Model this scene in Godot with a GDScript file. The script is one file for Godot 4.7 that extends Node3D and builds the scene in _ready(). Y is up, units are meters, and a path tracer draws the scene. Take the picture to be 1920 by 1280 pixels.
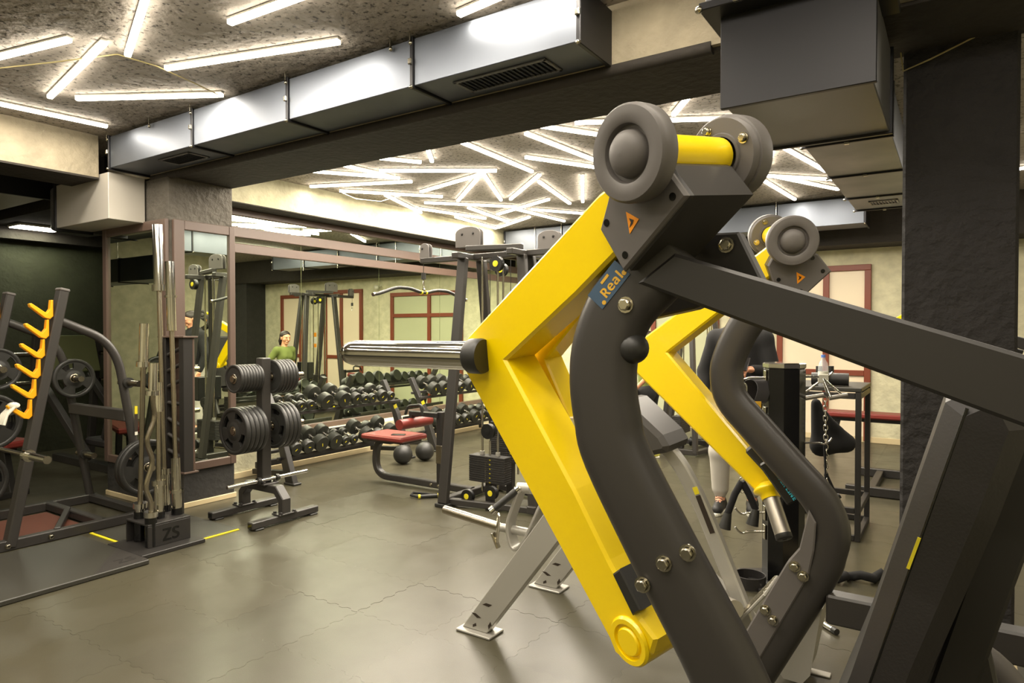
extends Node3D
# A gym: rubber floor, LED-tube ceiling, air ducts, mirror wall and training machines.
# World axes follow the room: -Z runs along the mirror wall, -X runs along the main beam.

var M := {}
var taken := {}
var rng := RandomNumberGenerator.new()


class G:
	# collects triangles for one mesh (front faces clockwise)
	var v := PackedVector3Array()
	var n := PackedVector3Array()

	func tri(a: Vector3, b: Vector3, c: Vector3) -> void:
		var m := (c - a).cross(b - a)
		if m.length_squared() < 1e-18:
			return
		m = m.normalized()
		v.append(a); v.append(b); v.append(c)
		n.append(m); n.append(m); n.append(m)

	func trs(a: Vector3, b: Vector3, c: Vector3, na: Vector3, nb: Vector3, nc: Vector3) -> void:
		var m := (c - a).cross(b - a)
		if m.length_squared() < 1e-18:
			return
		if m.dot(na + nb + nc) < 0.0:
			v.append(a); v.append(c); v.append(b)
			n.append(na); n.append(nc); n.append(nb)
		else:
			v.append(a); v.append(b); v.append(c)
			n.append(na); n.append(nb); n.append(nc)

	func quad(a: Vector3, b: Vector3, c: Vector3, d: Vector3, out: Vector3) -> void:
		if (c - a).cross(b - a).dot(out) < 0.0:
			tri(a, d, c); tri(a, c, b)
		else:
			tri(a, b, c); tri(a, c, d)

	func box(t: Transform3D, s: Vector3, b := 0.0) -> G:
		var h := s * 0.5
		b = minf(b, minf(h.x, minf(h.y, h.z)) * 0.95)
		var o := t.origin
		var ax := [t.basis.x, t.basis.y, t.basis.z]
		if b <= 0.0:
			for k in 3:
				var i := (k + 1) % 3
				var j := (k + 2) % 3
				for sg in [-1.0, 1.0]:
					var p: Vector3 = o + ax[k] * h[k] * sg
					var u: Vector3 = ax[i] * h[i]
					var w: Vector3 = ax[j] * h[j]
					quad(p - u - w, p + u - w, p + u + w, p - u + w, ax[k] * sg)
			return self
		for k in 3:
			var i := (k + 1) % 3
			var j := (k + 2) % 3
			for sg in [-1.0, 1.0]:
				var p: Vector3 = o + ax[k] * h[k] * sg
				var u: Vector3 = ax[i] * (h[i] - b)
				var w: Vector3 = ax[j] * (h[j] - b)
				quad(p - u - w, p + u - w, p + u + w, p - u + w, ax[k] * sg)
				for sj in [-1.0, 1.0]:
					# chamfer between face k and face i, running along j
					var e1: Vector3 = o + ax[k] * h[k] * sg + ax[i] * (h[i] - b) * sj
					var e2: Vector3 = o + ax[k] * (h[k] - b) * sg + ax[i] * h[i] * sj
					quad(e1 - w, e1 + w, e2 + w, e2 - w, ax[k] * sg + ax[i] * sj)
		for sx in [-1.0, 1.0]:
			for sy in [-1.0, 1.0]:
				for sz in [-1.0, 1.0]:
					var c: Vector3 = Vector3(sx, sy, sz)
					var p1: Vector3 = o + ax[0] * h.x * sx + ax[1] * (h.y - b) * sy + ax[2] * (h.z - b) * sz
					var p2: Vector3 = o + ax[0] * (h.x - b) * sx + ax[1] * h.y * sy + ax[2] * (h.z - b) * sz
					var p3: Vector3 = o + ax[0] * (h.x - b) * sx + ax[1] * (h.y - b) * sy + ax[2] * h.z * sz
					var od: Vector3 = ax[0] * sx + ax[1] * sy + ax[2] * sz
					if (p3 - p1).cross(p2 - p1).dot(od) < 0.0:
						tri(p1, p3, p2)
					else:
						tri(p1, p2, p3)
		return self

	func bx(x0: float, x1: float, y0: float, y1: float, z0: float, z1: float, b := 0.0) -> G:
		return box(Transform3D(Basis(), Vector3((x0 + x1) / 2, (y0 + y1) / 2, (z0 + z1) / 2)), Vector3(absf(x1 - x0), absf(y1 - y0), absf(z1 - z0)), b)

	static func along(a: Vector3, b: Vector3, up := Vector3.UP) -> Transform3D:
		# z axis runs from a to b, origin in the middle
		var z := (b - a).normalized()
		if absf(z.dot(up.normalized())) > 0.98:
			up = Vector3(1, 0, 0) if absf(z.x) < 0.9 else Vector3(0, 0, 1)
		var x := up.cross(z).normalized()
		return Transform3D(Basis(x, z.cross(x), z), (a + b) * 0.5)

	func bar(a: Vector3, b: Vector3, w: float, h: float, bev := 0.004, up := Vector3.UP) -> G:
		return box(along(a, b, up), Vector3(w, h, a.distance_to(b)), bev)

	func rod(a: Vector3, b: Vector3, r: float, segs := 12, r2 := -1.0) -> G:
		if r2 < 0.0:
			r2 = r
		var t := along(a, b)
		var l := a.distance_to(b)
		var q := Transform3D(Basis(t.basis.x, t.basis.z, -t.basis.y), a)
		return lathe(q, [Vector2(0, 0), Vector2(r, 0), Vector2(r2, l), Vector2(0, l)], segs)

	func lathe(t: Transform3D, pr: Array, segs := 16, limit := 0.6) -> G:
		# profile of (radius, height along local y)
		var m := pr.size() - 1
		var sn := []
		for i in m:
			var d: Vector2 = pr[i + 1] - pr[i]
			sn.append(Vector2(d.y, -d.x).normalized())
		for i in m:
			var n0: Vector2 = sn[i]
			var n1: Vector2 = sn[i]
			if i > 0 and sn[i - 1].dot(sn[i]) > limit:
				n0 = (sn[i - 1] + sn[i]).normalized()
			if i < m - 1 and sn[i + 1].dot(sn[i]) > limit:
				n1 = (sn[i + 1] + sn[i]).normalized()
			var p0: Vector2 = pr[i]
			var p1: Vector2 = pr[i + 1]
			for k in segs:
				var a0 := TAU * k / segs
				var a1 := TAU * (k + 1) / segs
				var c0 := Vector3(cos(a0), 0, sin(a0))
				var c1 := Vector3(cos(a1), 0, sin(a1))
				var y := Vector3.UP
				var A := t * (c0 * p0.x + y * p0.y)
				var B := t * (c1 * p0.x + y * p0.y)
				var C := t * (c1 * p1.x + y * p1.y)
				var D := t * (c0 * p1.x + y * p1.y)
				var na := t.basis * (c0 * n0.x + y * n0.y)
				var nb := t.basis * (c1 * n0.x + y * n0.y)
				var nc := t.basis * (c1 * n1.x + y * n1.y)
				var nd := t.basis * (c0 * n1.x + y * n1.y)
				trs(A, B, C, na, nb, nc)
				trs(A, C, D, na, nc, nd)
		return self

	func tube(path: Array, r: float, segs := 8, caps := true) -> G:
		var cnt := path.size()
		var rings := []
		var norms := []
		var x := Vector3.ZERO
		for i in cnt:
			var tn: Vector3
			if i == 0:
				tn = path[1] - path[0]
			elif i == cnt - 1:
				tn = path[i] - path[i - 1]
			else:
				tn = (path[i + 1] - path[i]).normalized() + (path[i] - path[i - 1]).normalized()
			tn = tn.normalized()
			if i == 0:
				x = tn.cross(Vector3.UP if absf(tn.y) < 0.9 else Vector3.RIGHT).normalized()
			else:
				x = (x - tn * x.dot(tn)).normalized()
			var y := tn.cross(x)
			var ring := []
			var nr := []
			for k in segs:
				var a := TAU * k / segs
				var d := x * cos(a) + y * sin(a)
				ring.append(path[i] + d * r)
				nr.append(d)
			rings.append(ring)
			norms.append(nr)
		for i in cnt - 1:
			for k in segs:
				var l := (k + 1) % segs
				trs(rings[i][k], rings[i][l], rings[i + 1][l], norms[i][k], norms[i][l], norms[i + 1][l])
				trs(rings[i][k], rings[i + 1][l], rings[i + 1][k], norms[i][k], norms[i + 1][l], norms[i + 1][k])
		if caps:
			for e in [0, cnt - 1]:
				var d: Vector3 = (path[0] - path[1]) if e == 0 else (path[e] - path[e - 1])
				d = d.normalized()
				for k in segs:
					trs(path[e], rings[e][k], rings[e][(k + 1) % segs], d, d, d)
		return self

	func sweep(path: Array, prof: Array, side: Vector3, round_prof := false, smooth_path := true) -> G:
		# planar path; profile x lies in the path's plane, profile y along side
		var cnt := path.size()
		var pc := prof.size()
		var pn := []
		for k in pc:
			var d: Vector2 = prof[(k + 1) % pc] - prof[k]
			pn.append(Vector2(d.y, -d.x).normalized())
		var area := 0.0
		for k in pc:
			area += prof[k].cross(prof[(k + 1) % pc])
		if area < 0.0:
			for k in pc:
				pn[k] = -pn[k]
		var pos := []
		var bs := []
		for i in cnt:
			var t0: Vector3 = (path[i] - path[maxi(i - 1, 0)]).normalized()
			var t1: Vector3 = (path[mini(i + 1, cnt - 1)] - path[i]).normalized()
			if i == 0:
				t0 = t1
			if i == cnt - 1:
				t1 = t0
			var t := (t0 + t1).normalized()
			var b := t.cross(side).normalized()
			var sc := 1.0 / maxf(0.35, t.dot(t1))
			var ring := []
			for k in pc:
				ring.append(path[i] + b * prof[k].x * sc + side * prof[k].y)
			pos.append(ring)
			bs.append(b)
		for i in cnt - 1:
			var tt: Vector3 = (path[i + 1] - path[i]).normalized()
			var bb := tt.cross(side).normalized()
			for k in pc:
				var l := (k + 1) % pc
				var q0: Vector2 = pn[k]
				var q1: Vector2 = pn[k]
				if round_prof:
					var pv: Vector2 = pn[(k + pc - 1) % pc]
					var nx: Vector2 = pn[l]
					if pv.dot(pn[k]) > 0.5:
						q0 = (pv + pn[k]).normalized()
					if nx.dot(pn[k]) > 0.5:
						q1 = (nx + pn[k]).normalized()
				var b0: Vector3 = bs[i] if smooth_path else bb
				var b1: Vector3 = bs[i + 1] if smooth_path else bb
				var n00 := b0 * q0.x + side * q0.y
				var n01 := b0 * q1.x + side * q1.y
				var n10 := b1 * q0.x + side * q0.y
				var n11 := b1 * q1.x + side * q1.y
				trs(pos[i][k], pos[i][l], pos[i + 1][l], n00, n01, n11)
				trs(pos[i][k], pos[i + 1][l], pos[i + 1][k], n00, n11, n10)
		for e in [0, cnt - 1]:
			var d: Vector3 = (path[0] - path[1]) if e == 0 else (path[e] - path[e - 1])
			d = d.normalized()
			for k in range(1, pc - 1):
				trs(pos[e][0], pos[e][k], pos[e][k + 1], d, d, d)
		return self

	func prism(t: Transform3D, poly: Array, z0: float, z1: float, b := 0.0) -> G:
		var pts := PackedVector2Array(poly)
		if Geometry2D.is_polygon_clockwise(pts):
			pts.reverse()
		var c := pts.size()
		var ins := PackedVector2Array()
		for i in c:
			var p := pts[i]
			if b > 0.0:
				var d0 := (p - pts[(i + c - 1) % c]).normalized()
				var d1 := (pts[(i + 1) % c] - p).normalized()
				# counter-clockwise outline: inside lies to the left
				var left := Vector2(-(d0 + d1).y, (d0 + d1).x).normalized()
				var k := maxf(0.4, left.dot(Vector2(-d1.y, d1.x)))
				p += left * b / k
			ins.append(p)
		var ids := Geometry2D.triangulate_polygon(ins)
		var zt := t.basis.z
		for i in range(0, ids.size(), 3):
			for zz in [z0, z1]:
				var A := t * Vector3(ins[ids[i]].x, ins[ids[i]].y, zz)
				var B := t * Vector3(ins[ids[i + 1]].x, ins[ids[i + 1]].y, zz)
				var C := t * Vector3(ins[ids[i + 2]].x, ins[ids[i + 2]].y, zz)
				var o := zt * signf(zz - (z0 + z1) * 0.5)
				trs(A, B, C, o, o, o)
		var s := signf(z1 - z0)
		var ya := z0 + b * s
		var yb := z1 - b * s
		for i in c:
			var j := (i + 1) % c
			var d := pts[j] - pts[i]
			var o2 := Vector2(d.y, -d.x)
			var o := t.basis * Vector3(o2.x, o2.y, 0)
			quad(t * Vector3(pts[i].x, pts[i].y, ya), t * Vector3(pts[j].x, pts[j].y, ya), t * Vector3(pts[j].x, pts[j].y, yb), t * Vector3(pts[i].x, pts[i].y, yb), o)
			if b > 0.0:
				var oz := zt * o2.length() * s
				quad(t * Vector3(pts[i].x, pts[i].y, yb), t * Vector3(pts[j].x, pts[j].y, yb), t * Vector3(ins[j].x, ins[j].y, z1), t * Vector3(ins[i].x, ins[i].y, z1), o + oz)
				quad(t * Vector3(pts[i].x, pts[i].y, ya), t * Vector3(pts[j].x, pts[j].y, ya), t * Vector3(ins[j].x, ins[j].y, z0), t * Vector3(ins[i].x, ins[i].y, z0), o - oz)
		return self

	func ball(c: Vector3, r: Vector3, segs := 12, rings := 7) -> G:
		var pr := []
		for i in rings + 1:
			var a := PI * i / rings - PI / 2
			pr.append(Vector2(cos(a), sin(a)))
		var t := Transform3D(Basis(Vector3(r.x, 0, 0), Vector3(0, r.y, 0), Vector3(0, 0, r.z)), c)
		return lathe(t, pr, segs, -1.0)

	func mesh() -> ArrayMesh:
		var am := ArrayMesh.new()
		if v.is_empty():
			return am
		var arr := []
		arr.resize(Mesh.ARRAY_MAX)
		for i in n.size():
			n[i] = n[i].normalized()
		arr[Mesh.ARRAY_VERTEX] = v
		arr[Mesh.ARRAY_NORMAL] = n
		am.add_surface_from_arrays(Mesh.PRIMITIVE_TRIANGLES, arr)
		return am


class Field:
	# a smooth union of tapered capsules, meshed as surface nets
	var c: float
	var o: Vector3
	var nx: int
	var ny: int
	var nz: int
	var f := PackedFloat32Array()

	func _init(lo: Vector3, hi: Vector3, cell: float) -> void:
		c = cell
		o = lo
		nx = int((hi.x - lo.x) / cell) + 2
		ny = int((hi.y - lo.y) / cell) + 2
		nz = int((hi.z - lo.z) / cell) + 2
		f.resize(nx * ny * nz)
		f.fill(1.0)

	func cap(a: Vector3, b: Vector3, ra: float, rb: float, k := 0.03, sq := Vector3.ONE) -> void:
		# sq squeezes space: an axis > 1 makes the limb thinner along it
		var m := maxf(ra, rb) + k * 1.5 + c * 2
		var ex := Vector3(m / minf(sq.x, 1.0), m / minf(sq.y, 1.0), m / minf(sq.z, 1.0))
		var lo := (Vector3(minf(a.x, b.x), minf(a.y, b.y), minf(a.z, b.z)) - ex - o) / c
		var hi := (Vector3(maxf(a.x, b.x), maxf(a.y, b.y), maxf(a.z, b.z)) + ex - o) / c
		var x0 := clampi(int(lo.x), 0, nx - 1)
		var x1 := clampi(int(hi.x) + 1, 0, nx - 1)
		var y0 := clampi(int(lo.y), 0, ny - 1)
		var y1 := clampi(int(hi.y) + 1, 0, ny - 1)
		var z0 := clampi(int(lo.z), 0, nz - 1)
		var z1 := clampi(int(hi.z) + 1, 0, nz - 1)
		var ba := (b - a) * sq
		var l2 := maxf(ba.length_squared(), 1e-9)
		for z in range(z0, z1 + 1):
			for y in range(y0, y1 + 1):
				var i := (z * ny + y) * nx + x0
				for x in range(x0, x1 + 1):
					var pa := (o + Vector3(x, y, z) * c - a) * sq
					var h := clampf(pa.dot(ba) / l2, 0.0, 1.0)
					var d := (pa - ba * h).length() - lerpf(ra, rb, h)
					var e := f[i]
					var w := clampf(0.5 + 0.5 * (e - d) / k, 0.0, 1.0)
					f[i] = lerpf(e, d, w) - k * w * (1.0 - w)
					i += 1

	func at(p: Vector3) -> float:
		var q := (p - o) / c
		var x := clampi(int(q.x), 0, nx - 2)
		var y := clampi(int(q.y), 0, ny - 2)
		var z := clampi(int(q.z), 0, nz - 2)
		var fx := q.x - x
		var fy := q.y - y
		var fz := q.z - z
		var i := (z * ny + y) * nx + x
		var s := nx
		var r := nx * ny
		var a := lerpf(lerpf(f[i], f[i + 1], fx), lerpf(f[i + s], f[i + s + 1], fx), fy)
		var b := lerpf(lerpf(f[i + r], f[i + r + 1], fx), lerpf(f[i + r + s], f[i + r + s + 1], fx), fy)
		return lerpf(a, b, fz)

	func cut(p: Vector3, nrm: Vector3) -> void:
		# keeps what lies below the plane (on the side nrm points away from)
		for z in nz:
			for y in ny:
				for x in nx:
					var i := (z * ny + y) * nx + x
					f[i] = maxf(f[i], (o + Vector3(x, y, z) * c - p).dot(nrm))

	func net(g: G) -> void:
		var vid := {}
		var vs := PackedVector3Array()
		var ns := PackedVector3Array()
		var sx := 1
		var sy := nx
		var sz := nx * ny
		for z in nz - 1:
			for y in ny - 1:
				for x in nx - 1:
					var i := z * sz + y * sy + x
					var cnt := 0
					for q in 8:
						if f[i + (q & 1) * sx + ((q >> 1) & 1) * sy + ((q >> 2) & 1) * sz] < 0.0:
							cnt += 1
					if cnt == 0 or cnt == 8:
						continue
					var sum := Vector3.ZERO
					var m := 0
					for q in 8:
						for ax in 3:
							if q & (1 << ax):
								continue
							var r := q | (1 << ax)
							var fa := f[i + (q & 1) * sx + ((q >> 1) & 1) * sy + ((q >> 2) & 1) * sz]
							var fb := f[i + (r & 1) * sx + ((r >> 1) & 1) * sy + ((r >> 2) & 1) * sz]
							if (fa < 0.0) == (fb < 0.0):
								continue
							var t := fa / (fa - fb)
							var pa := Vector3(q & 1, (q >> 1) & 1, (q >> 2) & 1)
							var pb := Vector3(r & 1, (r >> 1) & 1, (r >> 2) & 1)
							sum += pa.lerp(pb, t)
							m += 1
					var p := o + (Vector3(x, y, z) + sum / m) * c
					vid[i] = vs.size()
					vs.append(p)
					var e := c * 0.8
					ns.append(Vector3(at(p + Vector3(e, 0, 0)) - at(p - Vector3(e, 0, 0)), at(p + Vector3(0, e, 0)) - at(p - Vector3(0, e, 0)), at(p + Vector3(0, 0, e)) - at(p - Vector3(0, 0, e))).normalized())
		var st := [sx, sy, sz]
		for i in vid:
			for ax in 3:
				if (f[i] < 0.0) == (f[i + st[ax]] < 0.0):
					continue
				var u: int = st[(ax + 1) % 3]
				var w: int = st[(ax + 2) % 3]
				if not (vid.has(i - u) and vid.has(i - w) and vid.has(i - u - w)):
					continue
				var a: int = vid[i]
				var b: int = vid[i - u]
				var d: int = vid[i - w]
				var e: int = vid[i - u - w]
				g.trs(vs[a], vs[b], vs[e], ns[a], ns[b], ns[e])
				g.trs(vs[a], vs[e], vs[d], ns[a], ns[e], ns[d])


# ---------------------------------------------------------------- naming and placing
func numbered(called: String) -> String:
	if not taken.has(called):
		taken[called] = 0
		return called
	taken[called] += 1
	return "%s_%03d" % [called, taken[called]]


func tag(o: Node, label: String, category: String, group := "", kind := "") -> Node:
	if label:
		o.set_meta("label", label)
	if category:
		o.set_meta("category", category)
	if group:
		o.set_meta("group", group)
	if kind:
		o.set_meta("kind", kind)
	return o


func thing(called: String, label: String, category: String, at := Vector3.ZERO, group := "") -> Node3D:
	var o := Node3D.new()
	o.name = numbered(called)
	add_child(o)
	o.position = at
	tag(o, label, category, group)
	return o


func origin_of(p: Node) -> Vector3:
	var s := Vector3.ZERO
	while p != self and p is Node3D:
		s += p.position
		p = p.get_parent()
	return s


func part(p: Node, called: String, g: G, m: Material, label := "") -> MeshInstance3D:
	# geometry is given in world coordinates
	return lpart(p, called, g.mesh(), m, Transform3D(Basis(), -origin_of(p)), label)


func lpart(p: Node, called: String, me: Mesh, m: Material, t := Transform3D(), label := "") -> MeshInstance3D:
	var o := MeshInstance3D.new()
	o.mesh = me
	o.material_override = m
	o.transform = t
	o.name = called
	p.add_child(o, true)
	if label:
		o.set_meta("label", label)
	return o


func struct(called: String, g: G, m: Material, label: String, category: String) -> MeshInstance3D:
	var o := MeshInstance3D.new()
	o.mesh = g.mesh()
	o.material_override = m
	o.name = numbered(called)
	add_child(o)
	tag(o, label, category, "", "structure")
	return o


func shell(called: String, label: String, category: String) -> Node3D:
	var o := thing(called, label, category)
	o.set_meta("kind", "structure")
	return o


func copy(o: Node3D, at: Vector3, label := "", group := "") -> Node3D:
	var base := String(o.name)
	var c: Node3D = o.duplicate()
	c.name = numbered(base)
	add_child(c)
	c.position = at
	if label:
		c.set_meta("label", label)
	if group:
		c.set_meta("group", group)
	return c


func letters(p: Node, called: String, text: String, height: float, t: Transform3D, m: Material, depth := 0.002) -> MeshInstance3D:
	var f := SystemFont.new()
	f.font_names = PackedStringArray(["Droid Sans"])
	f.font_weight = 700
	var tm := TextMesh.new()
	tm.text = text
	tm.font = f
	tm.font_size = 24
	tm.pixel_size = height / 24.0 * 1.3
	tm.depth = depth
	tm.curve_step = 2.0
	var q := t
	q.origin -= origin_of(p)
	return lpart(p, called, tm, m, q)


func mat(called: String, c: Color, rough := 0.5, metal := 0.0, spec := 0.5) -> StandardMaterial3D:
	var m := StandardMaterial3D.new()
	m.resource_name = called
	m.albedo_color = c
	m.roughness = rough
	m.metallic = metal
	m.metallic_specular = spec
	M[called] = m
	return m


func noise_tex(freq: float, seedn: int, size := 512, ramp: Array = [], oct := 4, kind := FastNoiseLite.TYPE_SIMPLEX_SMOOTH, normal := 0.0) -> NoiseTexture2D:
	var fn := FastNoiseLite.new()
	fn.seed = seedn
	fn.noise_type = kind
	fn.frequency = freq
	fn.fractal_octaves = oct
	var t := NoiseTexture2D.new()
	t.width = size
	t.height = size
	t.seamless = true
	t.noise = fn
	if normal > 0.0:
		t.as_normal_map = true
		t.bump_strength = normal
	elif ramp.size():
		var gr := Gradient.new()
		gr.offsets = PackedFloat32Array(ramp[0])
		gr.colors = PackedColorArray(ramp[1])
		t.color_ramp = gr
	return t


func tri_map(m: StandardMaterial3D, scale: float) -> void:
	m.uv1_triplanar = true
	m.uv1_world_triplanar = true
	m.uv1_scale = Vector3.ONE * scale


func gray(k: float) -> Color:
	return Color(k, k, k)


func rounded(pts: Array, r: float, steps := 6) -> Array:
	# rounds the inner corners of a polyline
	var out := [pts[0]]
	for i in range(1, pts.size() - 1):
		var a: Vector3 = pts[i - 1]
		var p: Vector3 = pts[i]
		var b: Vector3 = pts[i + 1]
		var ra := minf(r, a.distance_to(p) * 0.49)
		var rb := minf(r, b.distance_to(p) * 0.49)
		var q0 := p + (a - p).normalized() * ra
		var q1 := p + (b - p).normalized() * rb
		for k in steps + 1:
			var t := float(k) / steps
			out.append(q0.lerp(p, t).lerp(p.lerp(q1, t), t))
	out.append(pts[pts.size() - 1])
	return out


func rectp(w: float, h: float, b := 0.006) -> Array:
	var x := w / 2
	var y := h / 2
	return [Vector2(x, -y + b), Vector2(x, y - b), Vector2(x - b, y), Vector2(-x + b, y), Vector2(-x, y - b), Vector2(-x, -y + b), Vector2(-x + b, -y), Vector2(x - b, -y)]


func ovalp(w: float, h: float, steps := 6) -> Array:
	# flat-oval steel tube: w across the path's plane, h along side, with rounded edges
	var out := []
	var r := h / 2
	for s in [1, -1]:
		for k in steps + 1:
			var a := -PI / 2 + PI * k / steps
			out.append(Vector2(s * (w / 2 - r) + s * cos(a) * r, s * sin(a) * r))
	return out


func V(a: float, b: float, c: float) -> Vector3:
	return Vector3(a, b, c)


func bolt(g: G, p: Vector3, d: Vector3, r := 0.012, h := 0.009) -> void:
	# hexagon head on a washer
	var t := G.along(p, p + d)
	var q := Transform3D(Basis(t.basis.x, t.basis.z, -t.basis.y), p)
	g.lathe(q, [Vector2(0, 0), Vector2(r * 1.35, 0), Vector2(r * 1.35, h * 0.25), Vector2(r, h * 0.25)], 12)
	g.lathe(q, [Vector2(r, h * 0.25), Vector2(r, h), Vector2(r * 0.8, h * 1.15), Vector2(0, h * 1.15)], 6, 0.9)


func bolts(p: Node, list: Array, d: Vector3, m: Material, r := 0.012, h := 0.009) -> void:
	for q in list:
		var g := G.new()
		bolt(g, q, d, r, h)
		part(p, "bolt", g, m)


func materials() -> void:
	var m: StandardMaterial3D
	# frames and covers
	m = mat("black_paint", Color(0.155, 0.147, 0.14), 0.42)
	m = mat("charcoal_steel", Color(0.2, 0.19, 0.18), 0.4)
	m = mat("grey_cover", Color(0.37, 0.355, 0.345), 0.52)
	m = mat("yellow_paint", Color(0.96, 0.83, 0.0), 0.3)
	m.clearcoat_enabled = true
	m.clearcoat = 0.3
	m.clearcoat_roughness = 0.15
	mat("orange_paint", Color(0.95, 0.66, 0.05), 0.38)
	mat("chrome", Color(0.83, 0.82, 0.79), 0.11, 1.0)
	mat("worn_chrome", Color(0.66, 0.63, 0.57), 0.24, 1.0)
	mat("bolt_steel", Color(0.74, 0.72, 0.66), 0.22, 1.0)
	mat("silver_paint", Color(0.66, 0.65, 0.62), 0.36, 0.35)
	mat("brushed_alloy", Color(0.7, 0.68, 0.64), 0.38, 0.9)
	m = mat("rubber", Color(0.15, 0.148, 0.14), 0.5)
	m.roughness_texture = noise_tex(0.02, 3, 256, [[0.0, 1.0], [gray(0.75), gray(1.0)]])
	tri_map(m, 3.0)
	mat("rubber_dumbbell", Color(0.135, 0.14, 0.115), 0.4)
	mat("black_plastic", Color(0.1, 0.1, 0.1), 0.35)
	mat("gloss_black", Color(0.06, 0.06, 0.06), 0.2)
	m = mat("black_vinyl", Color(0.14, 0.13, 0.13), 0.46)
	m.normal_enabled = true
	m.normal_texture = noise_tex(0.08, 9, 256, [], 3, FastNoiseLite.TYPE_CELLULAR, 1.5)
	m.normal_scale = 0.25
	tri_map(m, 8.0)
	mat("red_vinyl", Color(0.46, 0.165, 0.14), 0.42)
	mat("grey_vinyl", Color(0.25, 0.24, 0.23), 0.4)
	mat("yellow_tag", Color(0.86, 0.8, 0.14), 0.5)
	mat("white_print", Color(0.85, 0.84, 0.78), 0.5)
	mat("blue_print", Color(0.22, 0.31, 0.4), 0.45)
	mat("gold_print", Color(0.8, 0.62, 0.18), 0.45)
	mat("cyan_print", Color(0.22, 0.66, 0.74), 0.5)
	mat("warning_orange", Color(0.96, 0.6, 0.06), 0.5)
	mat("dark_print", Color(0.16, 0.12, 0.08), 0.6)
	mat("brown_frame", Color(0.345, 0.28, 0.245), 0.42)
	mat("wood_red", Color(0.49, 0.235, 0.15), 0.4)
	mat("door_white", Color(0.93, 0.87, 0.76), 0.35)
	mat("window_film", Color(0.72, 0.73, 0.6), 0.3)
	mat("black_cloth", Color(0.085, 0.083, 0.085), 0.9)
	mat("grey_cloth", Color(0.69, 0.67, 0.63), 0.95)
	mat("green_cloth", Color(0.38, 0.42, 0.2), 0.9)
	m = mat("skin", Color(0.84, 0.6, 0.47), 0.55)
	mat("hair", Color(0.13, 0.085, 0.06), 0.5)
	mat("shoe_black", Color(0.1, 0.095, 0.09), 0.6)
	mat("shoe_yellow", Color(0.85, 0.83, 0.4), 0.6)
	m = mat("clear_plastic", Color(0.93, 0.95, 0.97, 0.25), 0.08)
	m.transparency = BaseMaterial3D.TRANSPARENCY_ALPHA
	mat("blue_cap", Color(0.35, 0.5, 0.8), 0.4)
	mat("olive_panel", Color(0.42, 0.44, 0.3), 0.35, 0.2)
	# mirrors
	mat("mirror", Color(0.87, 0.9, 0.83), 0.0, 1.0)
	# sheet metal
	m = mat("duct_metal", Color(0.4, 0.42, 0.455), 0.5, 0.75)
	m.roughness_texture = noise_tex(0.006, 21, 512, [[0.0, 1.0], [gray(0.75), gray(1.0)]])
	tri_map(m, 0.6)
	mat("duct_dark", Color(0.42, 0.42, 0.43), 0.42, 0.35)
	mat("duct_bright", Color(0.74, 0.72, 0.68), 0.45, 0.25)
	mat("duct_flange", Color(0.16, 0.16, 0.17), 0.4, 0.6)
	# plaster
	var rough_bump := noise_tex(0.012, 31, 1024, [], 5, FastNoiseLite.TYPE_SIMPLEX_SMOOTH, 9.0)
	var speck := noise_tex(0.03, 32, 1024, [[0.0, 0.22, 0.29, 0.36, 1.0], [gray(0.42), gray(0.55), gray(0.88), gray(0.97), gray(1.0)]], 6)
	m = mat("ceiling_plaster", Color(0.6, 0.57, 0.53), 0.85)
	m.albedo_texture = speck
	m.normal_enabled = true
	m.normal_texture = rough_bump
	m.normal_scale = 0.8
	tri_map(m, 0.75)
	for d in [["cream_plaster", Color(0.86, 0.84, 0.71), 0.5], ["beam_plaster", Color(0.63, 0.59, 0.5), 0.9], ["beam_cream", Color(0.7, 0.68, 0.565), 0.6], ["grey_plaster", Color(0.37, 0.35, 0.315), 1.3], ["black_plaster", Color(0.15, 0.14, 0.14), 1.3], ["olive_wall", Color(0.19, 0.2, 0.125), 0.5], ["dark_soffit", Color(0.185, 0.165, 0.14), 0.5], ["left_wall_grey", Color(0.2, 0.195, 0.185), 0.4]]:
		m = mat(d[0], d[1], 0.8)
		m.albedo_texture = noise_tex(0.008, 41, 512, [[0.0, 1.0], [gray(0.88), gray(1.0)]])
		m.normal_enabled = true
		m.normal_texture = rough_bump
		m.normal_scale = d[2]
		tri_map(m, 1.1)
	mat("baseboard_cream", Color(0.83, 0.76, 0.6), 0.5)
	# rubber floor: fine pale flecks in dark granulate, three tones of tile
	var fleck := noise_tex(0.16, 51, 1024, [[0.0, 0.3, 0.66, 0.72, 1.0], [gray(0.82), gray(0.92), gray(1.0), Color(1.5, 1.46, 1.3), Color(1.6, 1.55, 1.35)]], 2)
	var wear := noise_tex(0.004, 52, 512, [[0.0, 1.0], [gray(0.78), gray(1.0)]], 4)
	for k in 3:
		m = mat("floor_rubber_%d" % k, [Color(0.272, 0.259, 0.203), Color(0.264, 0.251, 0.197), Color(0.28, 0.266, 0.209)][k], 0.37)
		m.albedo_texture = fleck
		m.roughness_texture = wear
		m.normal_enabled = true
		m.normal_texture = noise_tex(0.2, 53, 512, [], 2, FastNoiseLite.TYPE_SIMPLEX_SMOOTH, 1.0)
		m.normal_scale = 0.12
		tri_map(m, 1.6)
	mat("subfloor", Color(0.1, 0.095, 0.08), 0.9)
	mat("mat_rubber", Color(0.2, 0.195, 0.17), 0.45)
	mat("mat_red", Color(0.36, 0.2, 0.14), 0.7)
	# lamps
	m = mat("led_glow", Color(1, 1, 1), 0.4)
	m.emission_enabled = true
	m.emission = Color(1.0, 0.955, 0.88)
	m.emission_energy_multiplier = 9.0
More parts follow.
